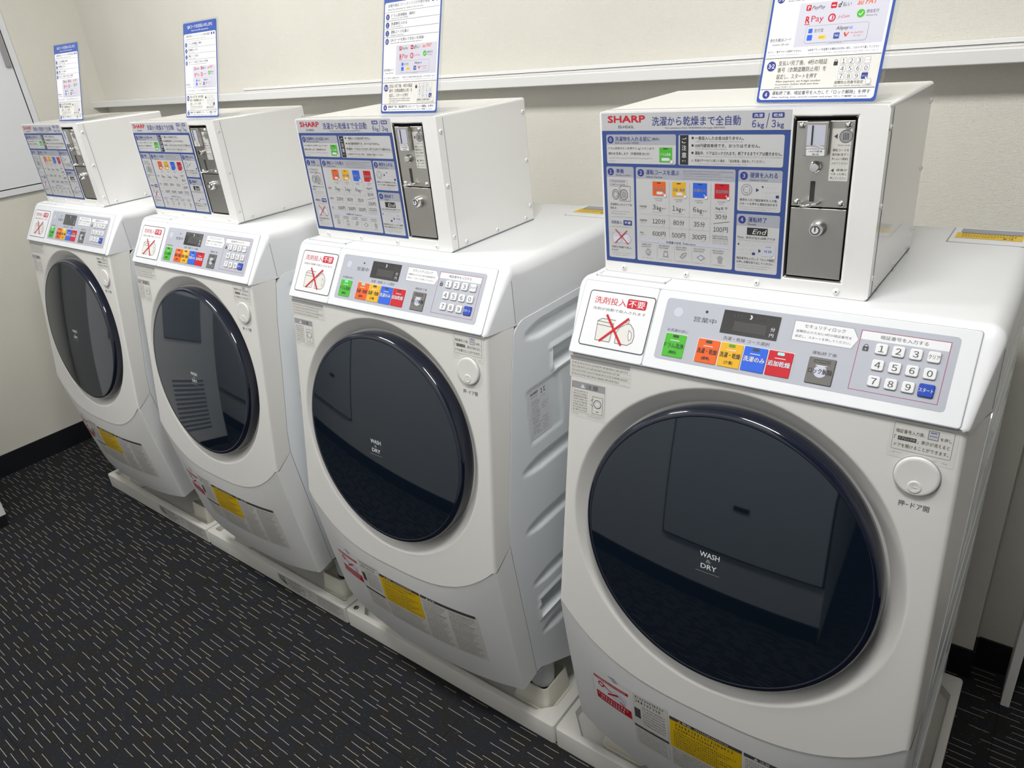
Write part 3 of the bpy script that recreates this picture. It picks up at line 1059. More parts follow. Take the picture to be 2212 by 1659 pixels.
def build_front_bits(root, fc):
    P_ = lambda: Print(fp, .0001)
    p = P_()
    p.rect(106.5, 5, 214, 40, 'silver_label', 1)
    p.rect(108, 6.5, 212, 12.5, 'mid_grey', 2)
    for k in range(4):
        vv = 14 + k * 6.2
        p.greek(110, vv + .8, 210 - 12 * (k % 2), vv + 3.7, 'ink', 2, 11 + k, .3)
        p.rect(108, vv + 5.2, 212, vv + 5.5, 'mid_grey', 2)
    p.build('notice_sticker', fc)
    p = P_()
    p.rect(109, 45, 173, 106, 'silver_label', 1); p.frame(111, 47, 171, 98, .6, 'mid_grey', 2)
    p.rect(111, 47, 171, 58, 'mid_grey', 2); p.text('注意', 137, 49, 159, 56.5, 'ink', 3, .02)
    p.poly([(127, 56), (131, 49.5), (135, 56)], 'paper_grey', 3)
    for k in range(8):
        p.greek(114, 61 + k * 4.5, 142, 63.8 + k * 4.5, 'ink', 2, 30 + k, .3)
    p.frame(149, 66, 168, 95, .6, 'ink', 2); p.circ(158.5, 78, 7, 1.0, 'ink', 3); p.disc(158.5, 78, 5.6, 'paper', 3); p.circ(158.5, 78, 4, .5, 'mid_grey', 4)
    p.line(146, 74, 151, 71, .6, 'ink', 3); p.line(146, 80, 151, 83, .6, 'ink', 3); p.rect(156, 90, 161, 91, 'ink', 3)
    p.greek(113, 100, 126, 102, 'mid_grey', 2, 5); p.greek(140, 100, 170, 102, 'mid_grey', 2, 6)
    p.build('caution_sticker', fc)
    p = P_()
    p.rrect(567, 3.5, 639, 51, 3, 'silver_label', 1); p.rframe(571, 6, 635, 41, 2, .7, 'mid_grey', 'silver_label', 2)
    p.text('暗証番号入力後、', 574, 14, 605, 19, 'ink', 5); p.rect(608, 9, 619, 20, 'head_grey', 5); p.frame(608, 9, 619, 20, .5, 'ink', 6); p.rect(610, 11, 617, 12, 'ink', 6); p.rect(609.5, 14.5, 617.5, 16.5, 'mid_grey', 6)
    p.text('を押し', 621, 15, 633, 19.5, 'ink', 5)
    p.text('「', 573, 22.5, 575, 27.5, 'ink', 5); p.rect(577, 23, 597, 28, 'ink', 5); p.text('ドアロック中', 578.5, 24, 595.5, 27, 'silver_label', 6)
    p.text('」表示が消えると', 598, 23.5, 632, 28.5, 'ink', 5)
    p.text('ドアを開けることができます。', 574, 32, 632, 37, 'ink', 5)
    p.greek(571, 44, 583, 46, 'mid_grey', 2, 5, lat=True); p.greek(602, 45, 634, 47.5, 'mid_grey', 2, 6, lat=True)
    p.build('door_notice_sticker', fc)
    p = P_()
    p.text('押−ドア開', 590, 105, 624, 113, 'ink', 1, .01)
    p.build('door_caption', fc)
    # door release button
    c = fp(.6045, .0695, 0)
    b = B()
    b.lathe(c, FN, [(.0262, 0), (.0260, .0005), (.0250, .0006)], 'recess', 48)
    b.lathe(c, FN, [(.0250, 0), (.0250, .0026), (.0243, .0038), (.0230, .0044), (.0205, .0043), (0.003, .0038)], 'pearl', 48)
    db = b.build('door_button', root, True, auto=50)
    c2 = c + FUP * -.0135
    b = B(); b.lathe(c2, FN, [(.0085, .0034), (.0078, .0046), (.0066, .0049), (.0050, .0046), (.001, .0043)], 'pearl', 32)
    for k in range(3):
        b.cyl(c2 + Vector(((k - 1) * .0022, 0, 0)) + FN * .0040, c2 + Vector(((k - 1) * .0022, 0, 0)) + FN * .0052, .0006, .0005, 'pearl', 8)
    b.build('finger_dimple', db, True, auto=50)

def build_door(root):
    b = B()
    prof = [(.205, -.038), (.2180, -.036), (.2205, -.028), (.2225, -.012), (.2225, .002), (.2212, .0070), (.2180, .0105), (.2135, .0118), (.2120, .0115), (.2110, .0108)]
    b.lathe(DC, FN, prof, 'ring', 128, closed_end=False)
    d = b.build('door', root, True, auto=50)
    gp = [(.2112, .0108)] + [(.2112 * cos(a), .0108 + .0190 * sin(a)) for a in [pi / 2 * k / 16 for k in range(1, 16)]] + [(.004, .0298)]
    # flatter dome: spherical cap
    SAG = .0075
    R = (.2105 ** 2 + SAG ** 2) / (2 * SAG)
    gp = []
    for k in range(17):
        rr = .2112 * (1 - k / 16) + .002
        gp.append((rr, .0112 + (R * R - rr * rr) ** .5 - (R - SAG)))
    b = B(); b.lathe(DC, FN, gp, 'glass', 128)
    g = b.build('door_glass', d, True)
    def dome(u, v, h):
        x = u - .3725; z = v - 0
        rr = hypot(x, z)
        hh = .0112 + (R * R - rr * rr) ** .5 - (R - SAG)
        return DC + Vector((x, 0, 0)) - FUP * z + FN * (hh + h)
    p = Print(dome, .00015)
    u = 352
    V = -26
    p.text('WASH', u, 22 + V, u + 30, 30.5 + V, 'paper', 1, .02)
    p.text('&', u + 10, 33 + V, u + 18, 38.8 + V, 'mid_grey', 1)
    p.text('DRY', u + 3, 41.5 + V, u + 27, 49.5 + V, 'paper', 1, .02)
    p.rect(u - 4.5, 55.0 + V, u + 32, 55.6 + V, 'mid_grey', 1, 6)
    p.build('door_lettering', d)

def lowmap(u, v, h):
    """lower cover artwork: u from left, v down from z = .40, measured along z"""
    z = .400 - v
    y = ylow(u, z) + .0006
    e = 1e-3
    n = Vector((-(ylow(u + e, z) - ylow(u - e, z)) / (2 * e), 1, -(ylow(u, z + e) - ylow(u, z - e)) / (2 * e))).normalized()
    return Vector((u, y, z)) - n * h

def build_lower_bits(root, lc):
    # red "no naked hands" filter flap
    p = Print(lowmap, .0002, .00012)
    p.rrect(151, 3, 239, 97, 6, 'mid_grey', 0)
    p = Print(lowmap, .0003, .00014)
    u0, u1, v0, v1 = 152, 238, 4, 96
    # flap outline, raised line
    for a, c in (((u0, v0), (u1, v0 - 2)), ((u1, v0 - 2), (u1 + 2, v1)), ((u1 + 2, v1), (u0 + 8, v1)), ((u0 + 8, v1), (u0, v1 - 14)), ((u0, v1 - 14), (u0, v0))):
        n = 6
        for k in range(n):
            p.line(a[0] + (c[0] - a[0]) * k / n, a[1] + (c[1] - a[1]) * k / n, a[0] + (c[0] - a[0]) * (k + 1) / n, a[1] + (c[1] - a[1]) * (k + 1) / n, 1.0, 'paper', 1)
    p.rect(158, 18, 234, 25, 'red', 1, 6); p.greek(160, 19.6, 232, 23.4, 'paper', 2, 3)
    p.rect(160, 62, 238, 84, 'red', 1, 6, 2); p.greek(164, 65, 234, 71, 'paper', 2, 4); p.greek(168, 74, 230, 80, 'paper', 2, 8)
    p.line(172, 30, 224, 60, 2.6, 'red', 2); p.line(188, 52, 212, 40, 4.5, 'red', 3)
    p.circ(174, 36, 7, 2.6, 'red', 2, 12); p.rrect(196, 34, 228, 56, 4, 'paper_grey', 1); p.line(214, 38, 226, 54, 1, 'mid_grey', 2)
    p.build('filter_flap_sticker', lc)
    p = Print(lowmap, .0002, .00012)
    p.poly([(192, -1), (206, -2), (214, 6), (205, 9)], 'recess', 1)
    p.build('flap_notch', lc)
    p = Print(lowmap, .0003, .00014)
    p.rect(243, 4, 312, 84, 'silver_label', 1, 5, 4); p.rect(243, 88, 312, 146, 'silver_label', 1, 5, 4)
    p.rect(243, 88, 312, 94, 'ink', 2, 5)
    p.greek(248, 8, 308, 13, 'ink', 2, 40); p.greek(248, 17, 302, 23, 'ink', 2, 41)
    p.rect(246, 40, 258, 66, 'ink', 2, 1, 2)
    for k in range(7):
        p.greek(262, 29 + k * 7.4, 308, 32.4 + k * 7.4, 'ink', 2, 42 + k)
    for k in range(7):
        p.greek(248, 99 + k * 6.6, 306, 102 + k * 6.6, 'ink', 2, 52 + k, lat=True)
    p.build('instruction_sticker', lc)
    p = Print(lowmap, .0003, .00014)
    p.rect(315, 13, 440, 92, 'label_yellow', 1, 8, 4); p.rect(315, 13, 440, 20.5, 'ink', 2, 8)
    p.text('警告', 338, 14.6, 354, 19.2, 'paper', 3, .02); p.greek(360, 15.2, 420, 18.6, 'paper', 3, 3)
    p.poly([(330, 19.2), (333, 14.6), (336, 19.2)], 'label_yellow', 3)
    p.greek(325, 25, 432, 31, 'ink', 2, 60); p.greek(325, 35, 405, 40, 'ink', 2, 61)
    for k in range(7):
        p.greek(322, 45 + k * 6.6, 432 - (k % 3) * 14, 48.6 + k * 6.6, 'ink', 2, 62 + k)
    p.build('yellow_warning_sticker', lc)
    p = Print(lowmap, .0003, .00014)
    p.rect(315, 93, 592, 150, 'silver_label', 1, 14, 4); p.rect(443, 13, 592, 93, 'silver_label', 1, 9, 5)
    p.rect(443, 13, 588, 21, 'ink', 2, 9); p.text('注意', 468, 14.8, 484, 19.4, 'paper', 3, .02); p.poly([(459, 19.6), (462.5, 14.6), (466, 19.6)], 'paper', 3)
    for q, (ua, ub) in enumerate(((318, 438), (446, 512), (518, 586))):
        for k in range(19):
            vv = 26 + k * 6.4
            if ua < 440 and vv < 96: continue
            if vv > 146: continue
            if q and k in (4, 9, 14):
                p.rect(ua, vv + 1, ub, vv + 1.5, 'mid_grey', 2, 4)
            p.greek(ua, vv + (.6), ub - (k * 5 % 17), vv + 3.6, 'ink' if k % 4 else 'black', 2, 80 + k + q * 20)
    p.build('caution_text_sticker', lc)

def build_feet(root):
    for x, y in ((.148, .090), (.622, .090), (.148, .44), (.622, .44)):
        b = B(); b.cyl((x, y, .092), (x, y, .185), .028, .030, 'foot', 32)
        f_ = b.build('foot', root, True, auto=40)
        b = B(); b.cyl((x, y, .0860), (x, y, .094), .0292, .0292, 'rubber', 32); b.build('rubber_pad', f_, True, auto=40)

def make_washer():
    root = empty('washing_machine', (0, 0, 0))
    fc = build_front(root)
    lc = build_lower(root)
    sp = build_cabinet(root)
    tc = build_top(root)
    build_fascia(root)
    build_front_bits(root, fc)
    build_door(root)
    build_lower_bits(root, lc)
    build_feet(root)
    # rating label on the steel side
    f = flat((XB + .0015 - .002, .088, .843), (0, 1, 0), (0, 0, -1), (1, 0, 0))
    p = Print(f, .0002)
    p.rect(0, 0, 60, 99, 'paper', 1)
    p.text('SHARP', 3, 3, 26, 8, 'black', 2, .05); p.greek(3, 11, 26, 14, 'ink', 2, 1, lat=True); p.greek(34, 4, 56, 14, 'ink', 2, 8)
    for k in range(15):
        p.greek(3, 19 + k * 5.0, 24 + (k * 7 % 9), 21.6 + k * 5.0, 'ink', 2, k + 3, lat=(k % 2 == 0)); 
        if k not in (1, 2, 6, 7, 8): p.greek(34, 19 + k * 5.0, 50 + (k * 5 % 8), 21.6 + k * 5.0, 'ink', 2, k + 33, lat=True)
    p.build('rating_label', sp)
    b = B()
    b.box(XB - .0005, XB + .0003, .0682, .0692, .988, 1.066, 'recess')
    b.build('side_seam', tc)
    # hose inlet cover with yellow notice at the back of the top
    b = B()
    b.rprism((.546, .490, ZTOP - .0005), (1, 0, 0), (0, -1, 0), (0, 0, 1), .106, .082, .003, .0022, 'white', bev=.0008)
    ic = b.build('inlet_cover', tc, True, auto=40)
    b = B(); b.rprism((.5435, .4925, ZTOP - .0004), (1, 0, 0), (0, -1, 0), (0, 0, 1), .1105, .086, .003, .0007, 'mid_grey'); b.build('cover_seam', ic)
    f = flat((.546, .490, ZTOP + .0018), (1, 0, 0), (0, -1, 0), (0, 0, 1))
    p = Print(f, .0001)
    p.rect(10, 6, 96, 26, 'recess', 1)
    p.build('hand_recess', ic)
    p = Print(f, .0001)
    p.rect(6, 30, 94, 62, 'label_yellow', 1); p.rect(12, 29, 92, 33, 'ink', 2); p.greek(14, 36, 88, 40, 'ink', 2, 4); p.greek(14, 43, 88, 47, 'ink', 2, 5); p.greek(14, 50, 60, 54, 'ink', 2, 6); p.greek(68, 49, 88, 57, 'black', 2, 7)
    p.build('yellow_label', ic)
    # shallow finger tray of the detergent drawer, in front of the coin box
    b = B()
    for (x0, x1, y0, y1) in ((.118, .236, .0755, .0785), (.118, .236, .0945, .0965), (.118, .121, .0755, .0965), (.233, .236, .0755, .0965)):
        b.box(x0, x1, y0, y1, ZTOP - .004, ZTOP + .0022, 'white')
    tr = b.build('drawer_lip', tc, bevel=.0008)
    return root

# ------------------------------------------------------------------ coin box
BX0, BX1, BY0, BY1, BZ0, BZ1 = .1195, .5045, .1020, .3570, 1.0900, 1.3270
BO = (.312, .23, 1.0900)
def bf(u, v, h): return Vector((.1200 + u, BY0 - h, 1.3270 - v))

def hand(p, u, v, s=1.0, l=6):
    p.disc(u + 2 * s, v + 2.2 * s, 2.6 * s, 'mid_grey', l, 12); p.disc(u + 2 * s, v + 2.2 * s, 2.2 * s, 'paper', l + 1, 12)
    p.line(u - 1.2 * s, v - 1.8 * s, u + 1 * s, v + 1.6 * s, 1.5 * s, 'mid_grey', l); p.line(u - 1.2 * s, v - 1.8 * s, u + 1 * s, v + 1.6 * s, .9 * s, 'paper', l + 1)

def build_box_art(casing):
    p = Print(bf, .0002, .00010, BO)
    T = p.text
    p.rect(2.5, 2.5, 273.5, 27, 'box_grey', 1)
    p.rect(2.5, 26.6, 273.5, 220, 'box_blue', 1)
    T('SHARP', 13.3, 6.2, 72, 15.2, 'red', 3, .045)
    T('ES-HD63L', 30, 19.3, 55, 23, 'ink', 3, .01)
    T('洗濯から乾燥まで全自動', 83, 8, 209, 20.2, 'navy', 3, .012)
    T('Full automatic from WASHING through DRYING.', 103, 22, 189, 24.6, 'ink', 3)
    for u, s_, n in ((224, '洗濯', '6'), (249, '乾燥', '3')):
        p.rrect(u, 5.5, u + 15.5, 12, 1.4, 'navy', 2); T(s_, u + 2, 6.7, u + 13.5, 10.8, 'paper', 3, .01)
        T(n, u, 14.3, u + 5.3, 23.3, 'navy', 3, .01); T('kg', u + 7.5, 17, u + 15.5, 25, 'navy', 3, .01)
    p.line(245.6, 6, 242.5, 24, .8, 'navy', 3)
    def pane(u0, v0, u1, v1, vh, r=2.6):
        p.rrect(u0, v0, u1, v1, r, 'box_paper', 2)
        if vh:
            p.rrect(u0, v0, u1, vh, r, 'box_head', 3, 'ab')
    def num(n, u, v, r=5.2):
        p.disc(u, v, r, 'navy', 5, 28); T(n, u - r * .33, v - r * .5, u + r * .33, v + r * .5, 'paper', 6, .0, keep=1.0, align='c')
    # pane 0
    pane(9.5, 31.5, 119, 72, 45.5)
    num('0', 16.5, 38.7)
    T('洗濯物を入れる前に', 24, 34.2, 81, 40.8, 'navy', 5, .01); T('(無料)', 82.5, 35.8, 94, 40.2, 'ink', 5)
    T('Before laundry (FREE)', 24, 42, 62, 44.6, 'ink', 5)
    T('ドラム洗浄ボタンを押すと kg⁺イオンまで', 12, 48.8, 86, 52.8, 'ink', 4); T('槽内を洗浄します（所要時間 約1分）', 12, 56, 79, 60, 'ink', 4)
    p.greek(12, 63, 86, 65, 'mid_grey', 4, 2, lat=True); p.greek(12, 67.3, 25, 69.3, 'mid_grey', 4, 3, lat=True)
    p.rect(94, 49, 113.5, 69, 'green', 4); p.rect(100, 50, 107, 51.3, 'black', 5); T('ドラム洗浄', 96, 56.5, 111.5, 60.2, 'paper', 5, .02); p.rect(97.5, 63, 109, 67, 'paper_grey', 5); hand(p, 110.5, 66)
    # notice pane
    pane(123, 32, 266.5, 72.5, 0)
    p.rect(125, 32.4, 137.5, 71.8, 'black', 3)
    for k, ch in enumerate('ご注意'):
        T(ch, 128, 36 + k * 9.6, 134.6, 43 + k * 9.6, 'paper', 4, .015)
    p.greek(128.3, 65.4, 134.4, 67.8, 'paper', 4, 3, lat=True)
    for k, (s_, u1) in enumerate((('一度投入したお金は戻りません。', 214), ('100円硬貨専用です。おつりはでません。', 236), ('運転中、ドアはロックされます。終了するまでドアは開きません。', 264.5))):
        v = 34 + k * 9.7
        p.disc(143.5, v + 2.2, 1.6, 'black', 4, 14); T(s_, 147, v, u1, v + 4.7, 'black', 4, .012); p.greek(148, v + 6.0, u1 - (u1 - 150) * (.0 if k != 1 else .5), v + 7.6, 'mid_grey', 4, 3 + k, lat=True)
    p.circ(143.5, 66, 1.3, .35, 'ink', 4, 12); T('乾燥が不十分だと感じた場合、「追加乾燥」運転をしてください。', 147, 63.6, 243, 67.3, 'ink', 4); p.greek(148, 69, 222, 70.6, 'mid_grey', 4, 9, lat=True)
    # pane 1
    pane(7.8, 76.5, 53, 214, 91.5)
    num('1', 15, 84); T('準備', 24, 79.6, 36.5, 86, 'navy', 5, .01); T('Ready to Start', 24, 87.6, 49, 89.8, 'ink', 5)
    p.frame(12.5, 95.5, 42, 105, .5, 'mid_grey', 4); p.greek(14, 97, 40.5, 99.2, 'navy', 4, 6); p.greek(14, 101.3, 40.5, 103.3, 'ink', 4, 7)
    p.circ(22, 117, 5.8, .8, 'ink', 4, 24, 7.6); p.circ(22, 117, 3.6, .6, 'ink', 4, 20, 4.6); p.circ(36, 117, 6.6, .9, 'ink', 4, 24, 8); p.disc(36, 117, 4.4, 'mid_grey', 4, 20, 5.4); p.line(28, 107, 28, 126, .5, 'ink', 4); p.frame(30, 104, 47, 126.5, .5, 'ink', 4)
    T('洗濯物を入れてドアを', 12.5, 130, 49, 133.6, 'ink', 4); T('閉める', 12.5, 135.6, 22.5, 139, 'ink', 4); p.greek(12.5, 141.3, 46, 143, 'mid_grey', 4, 4, lat=True); p.greek(12.5, 144.8, 40, 146.5, 'mid_grey', 4, 5, lat=True)
    p.rect(11.5, 150.3, 50, 150.6, 'mid_grey', 4)
    T('洗剤投入', 13, 156.5, 32, 161.3, 'navy', 4, .01); p.rrect(34, 155, 48.3, 162.6, 1, 'navy', 4); T('不要', 35.6, 156.8, 46.6, 160.8, 'paper', 5, .02); p.greek(12, 164.6, 48, 166.4, 'mid_grey', 4, 6, lat=True)
    detergent_mark(p, 14.5, 173, 46, 190, 'paper_grey', 'mid_grey', .5, 4)
    p.line(20, 169.5, 41.5, 191.5, 1.3, 'red', 8); p.line(40, 170.5, 19, 191, 1.3, 'red', 9)
    T('洗剤が自動で投入', 12.5, 195.4, 46.5, 198.8, 'ink', 4); T('されます', 12.5, 200.6, 24, 203.6, 'ink', 4); p.greek(12.5, 205.6, 46, 207.2, 'mid_grey', 4, 4, lat=True); p.greek(12.5, 209, 42, 210.6, 'mid_grey', 4, 5, lat=True)
    # pane 2
    pane(56.5, 76.5, 205, 214.5, 92.5)
    num('2', 64.5, 84.3); T('運転コースを選ぶ', 73, 79.5, 124, 86.4, 'navy', 5, .01); T('Select Course', 73, 88.2, 98, 90.8, 'ink', 5)
    for k in range(4): p.greek(130, 79.2 + k * 3.3, 202 - (k % 2) * 16, 81 + k * 3.3, 'mid_grey', 5, 12 + k, lat=k > 1)
    for u, m, a, s_ in ((83, 'orange', '洗濯・乾燥', 1), (113.6, 'yellow', '洗濯・乾燥', 1), (145, 'bblue', '洗濯のみ', 0), (176.5, 'bred', '追加乾燥', 0)):
        p.rrect(u, 95.8, u + 20.5, 116, .8, m, 4); p.rect(u + 7, 97.2, u + 13, 98.4, 'black', 5); T(a, u + 1.5, 104, u + 19, 108.4, 'paper', 5, .04); T(a, u + 1.5, 104, u + 19, 108.4, 'ink', 6, .0)
        if s_: p.rrect(u + 6.5, 110, u + 15.5, 114, .8, 'paper_grey', 5)
        hand(p, u + 17.5, 113)
        p.greek(u + 3, 119.2, u + 17, 121, 'ink', 4, 5, lat=True); p.greek(u + 5, 122, u + 15, 123.6, 'ink', 4, 6, lat=True)
    for u in (109, 139.8, 171): p.rect(u, 96, u + .35, 178 if u < 150 else 178, 'mid_grey', 4)
    for v in (143.5, 161.5): 
        for k in range(54 if v > 150 else 54): p.rect(62 + k * 2, v, 63.2 + k * 2, v + .35, 'mid_grey', 4)
    for v, s_ in ((131, '洗濯容量'), (151.5, '所要時間'), (170, '料金')):
        T(s_, 61.5, v, 61.5 + 2.9 * len(s_), v + 2.9, 'ink', 4); p.greek(62, v + 4, 71, v + 5.6, 'mid_grey', 4, 6, lat=True)
    for u, n in ((83, '3'), (114, '1'), (145.5, '6')):
        T(n, u, 129, u + 4.6, 136, 'ink', 4, .012, keep=1.2, align='c'); T('kg', u + 6.5, 130.6, u + 13.5, 138.2, 'ink', 4, .012); T('まで', u + 14.8, 132.8, u + 20.4, 135.6, 'ink', 4)
        p.greek(u, 139, u + 17, 140.6, 'mid_grey', 4, 4, lat=True)
    for u, n, w_ in ((82.3, '120', 13), (115.5, '80', 9), (146.6, '35', 9)):
        T(n, u, 149.8, u + w_, 156.6, 'ink', 4, .012); T('分', u + w_ + 1, 149.4, u + w_ + 8, 156.6, 'ink', 4, .01); p.greek(u + w_ + 2, 158.5, u + w_ + 7, 160, 'mid_grey', 4, 4, lat=True)
    for u, n, w_ in ((82.3, '600', 13.2), (113.4, '500', 13.2), (144.6, '300', 13.2)):
        T(n, u, 168.3, u + w_, 175, 'ink', 4, .012); T('円', u + w_ + 1, 168, u + w_ + 7.6, 175, 'ink', 4, .01)
        p.greek(u + w_ + 2, 176.4, u + w_ + 7, 177.8, 'mid_grey', 4, 4, lat=True)
    T('3kgまで', 178, 127, 195.5, 131.6, 'ink', 4, .01); p.greek(178, 133, 195, 134.6, 'mid_grey', 4, 4, lat=True)
    T('30', 178, 137.4, 187, 143.8, 'ink', 4, .012); T('分', 188.4, 137, 195.6, 143.8, 'ink', 4, .01); p.line(176, 150.6, 199, 146.6, .5, 'ink', 4)
    T('100', 176, 155, 188.6, 161.8, 'ink', 4, .012); T('円', 190, 154.8, 197, 161.8, 'ink', 4, .01)
    for k in range(4): p.greek(175, 167 + k * 3.2, 199, 169 + k * 3.2, 'ink' if k < 2 else 'mid_grey', 4, 3 + k, lat=k > 1)
    p.rect(62, 180.5, 200, 185.3, 'head_grey', 4); T('洗濯量の目安', 104, 181.3, 128, 184.6, 'ink', 5, .01); T('Reference', 131, 181.5, 150, 184.6, 'ink', 5)
    for k, (u, s_) in enumerate(((75, 'バスタオル'), (103.5, '上着'), (131, 'シャツ'), (158.5, 'タオル'), (187, 'ブラウス'))):
        p.greek(u - 11, 188, u + 7, 190, 'ink', 4, 13 + k); p.greek(u - 11, 191.4, u + 5, 193.2, 'ink', 4, 23 + k)
        if k == 0: p.disc(u, 200.6, 4.6, 'mid_grey', 4, 12, 5.6); p.line(u - 3, 198, u + 3, 203, .6, 'paper', 5); p.line(u - 3, 202, u + 3, 197, .6, 'paper', 5)
        if k == 1: p.poly([(u - 3, 196), (u + 3, 196), (u + 4.6, 206), (u - 4.6, 206)], 'mid_grey', 4); p.rect(u - 2, 199, u + 2, 204, 'head_grey', 5)
        if k == 2: p.poly([(u - 6, 204), (u - 1, 197), (u + 6, 195.6), (u + 5, 201), (u - 1, 206)], 'mid_grey', 4); p.line(u - 2, 203, u + 4, 198, .6, 'paper', 5)
        if k == 3: p.poly([(u - 7, 201.5), (u, 196.5), (u + 7, 201.5), (u, 206.5)], 'mid_grey', 4); p.poly([(u - 4, 201.5), (u, 198.6), (u + 4, 201.5), (u, 204.5)], 'head_grey', 5)
        if k == 4: p.poly([(u - 5, 199), (u - 1, 196), (u + 1, 196), (u + 5, 199), (u + 3.4, 201), (u + 2.8, 207), (u - 2.8, 207), (u - 3.4, 201)], 'mid_grey', 4)
        p.greek(u - 11, 209, u + 10, 210.6, 'mid_grey', 4, 33 + k, lat=True)
        if k: p.rect(u - 14, 188, u - 13.7, 211, 'mid_grey', 4)
    # pane 3
    pane(209, 76.5, 267, 130.5, 91.5)
    num('3', 216.5, 84); T('硬貨を入れる', 225, 79.3, 261, 86.4, 'navy', 5, .01); T('Deposit Coins', 225, 88, 248, 90.6, 'ink', 5)
    p.disc(221, 102, 7.6, 'mid_grey', 4, 24); p.circ(221, 102, 6, .7, 'paper', 5, 24)
    for k in range(4): p.rect(218.3 + k * 1.7, 98.6, 219.2 + k * 1.7, 105.4, 'paper', 6)
    p.poly([(233.5, 99.5), (237.5, 102), (233.5, 104.5)], 'navy', 4)
    for j in range(3):
        for i in range(4):
            if (i, j) == (3, 2): p.rect(260, 108, 264, 111.6, 'navy', 4)
            else: p.rect(246.3 + i * 5, 96.8 + j * 6, 248.2 + i * 5, 98.8 + j * 6, 'head_grey', 4)
    p.rect(241, 96.6, 243, 98.8, 'ink', 4)
    T('硬貨を入れて暗証番号を入力後、', 212, 113.6, 263, 117, 'ink', 4, .008); T('スタートを押すと運転を始めます', 212, 118.8, 263, 122.2, 'ink', 4, .008)
    p.greek(212, 124.2, 263, 125.6, 'mid_grey', 4, 9, lat=True); p.greek(212, 127, 254, 128.4, 'mid_grey', 4, 8, lat=True)
    # pane 4
    pane(209, 134.5, 267.5, 215, 150.5)
    num('4', 216.5, 142.3); T('運転終了', 225, 138, 250, 145, 'navy', 5, .01); T('Finish', 225, 146.6, 236, 149.2, 'ink', 5)
    p.rect(224, 152.5, 252, 162.5, 'black', 4)
    T('End', 231.5, 154.4, 251, 161, 'silver_label', 5, .0, .25)
    T('「End」表示が出れば終了です', 211, 164.6, 263, 168, 'ink', 4, .008); p.greek(212, 169.5, 262, 171, 'mid_grey', 4, 9, lat=True)
    for j in range(3):
        for i in range(4):
            if (i, j) == (3, 2): p.rect(232.4, 186.6, 236.6, 190, 'navy', 4)
            else: p.rect(218 + i * 5, 175.6 + j * 5.8, 219.8 + i * 5, 177.4 + j * 5.8, 'head_grey', 4)
    p.rect(212, 175, 214, 177.4, 'ink', 4)
    p.poly([(241, 181), (244.8, 183.6), (241, 186.2)], 'navy', 4)
    p.rrect(246.5, 175.4, 263.5, 190.6, 1, 'head_grey', 4); p.greek(250, 176.6, 260, 178.4, 'bred', 5, 3); p.greek(248.5, 182, 261.5, 185, 'ink', 5, 4); hand(p, 260.5, 189, .9)
    T('暗証番号を入力して「ロック解除」', 211, 194, 264, 197.4, 'ink', 4, .008); T('を押し衣類を取り出してください', 211, 199.2, 262, 202.6, 'ink', 4, .008)
    p.greek(212, 205, 260, 206.5, 'mid_grey', 4, 9, lat=True); p.greek(212, 208.2, 256, 209.7, 'mid_grey', 4, 7, lat=True)
    p.build('instruction_panel', casing)

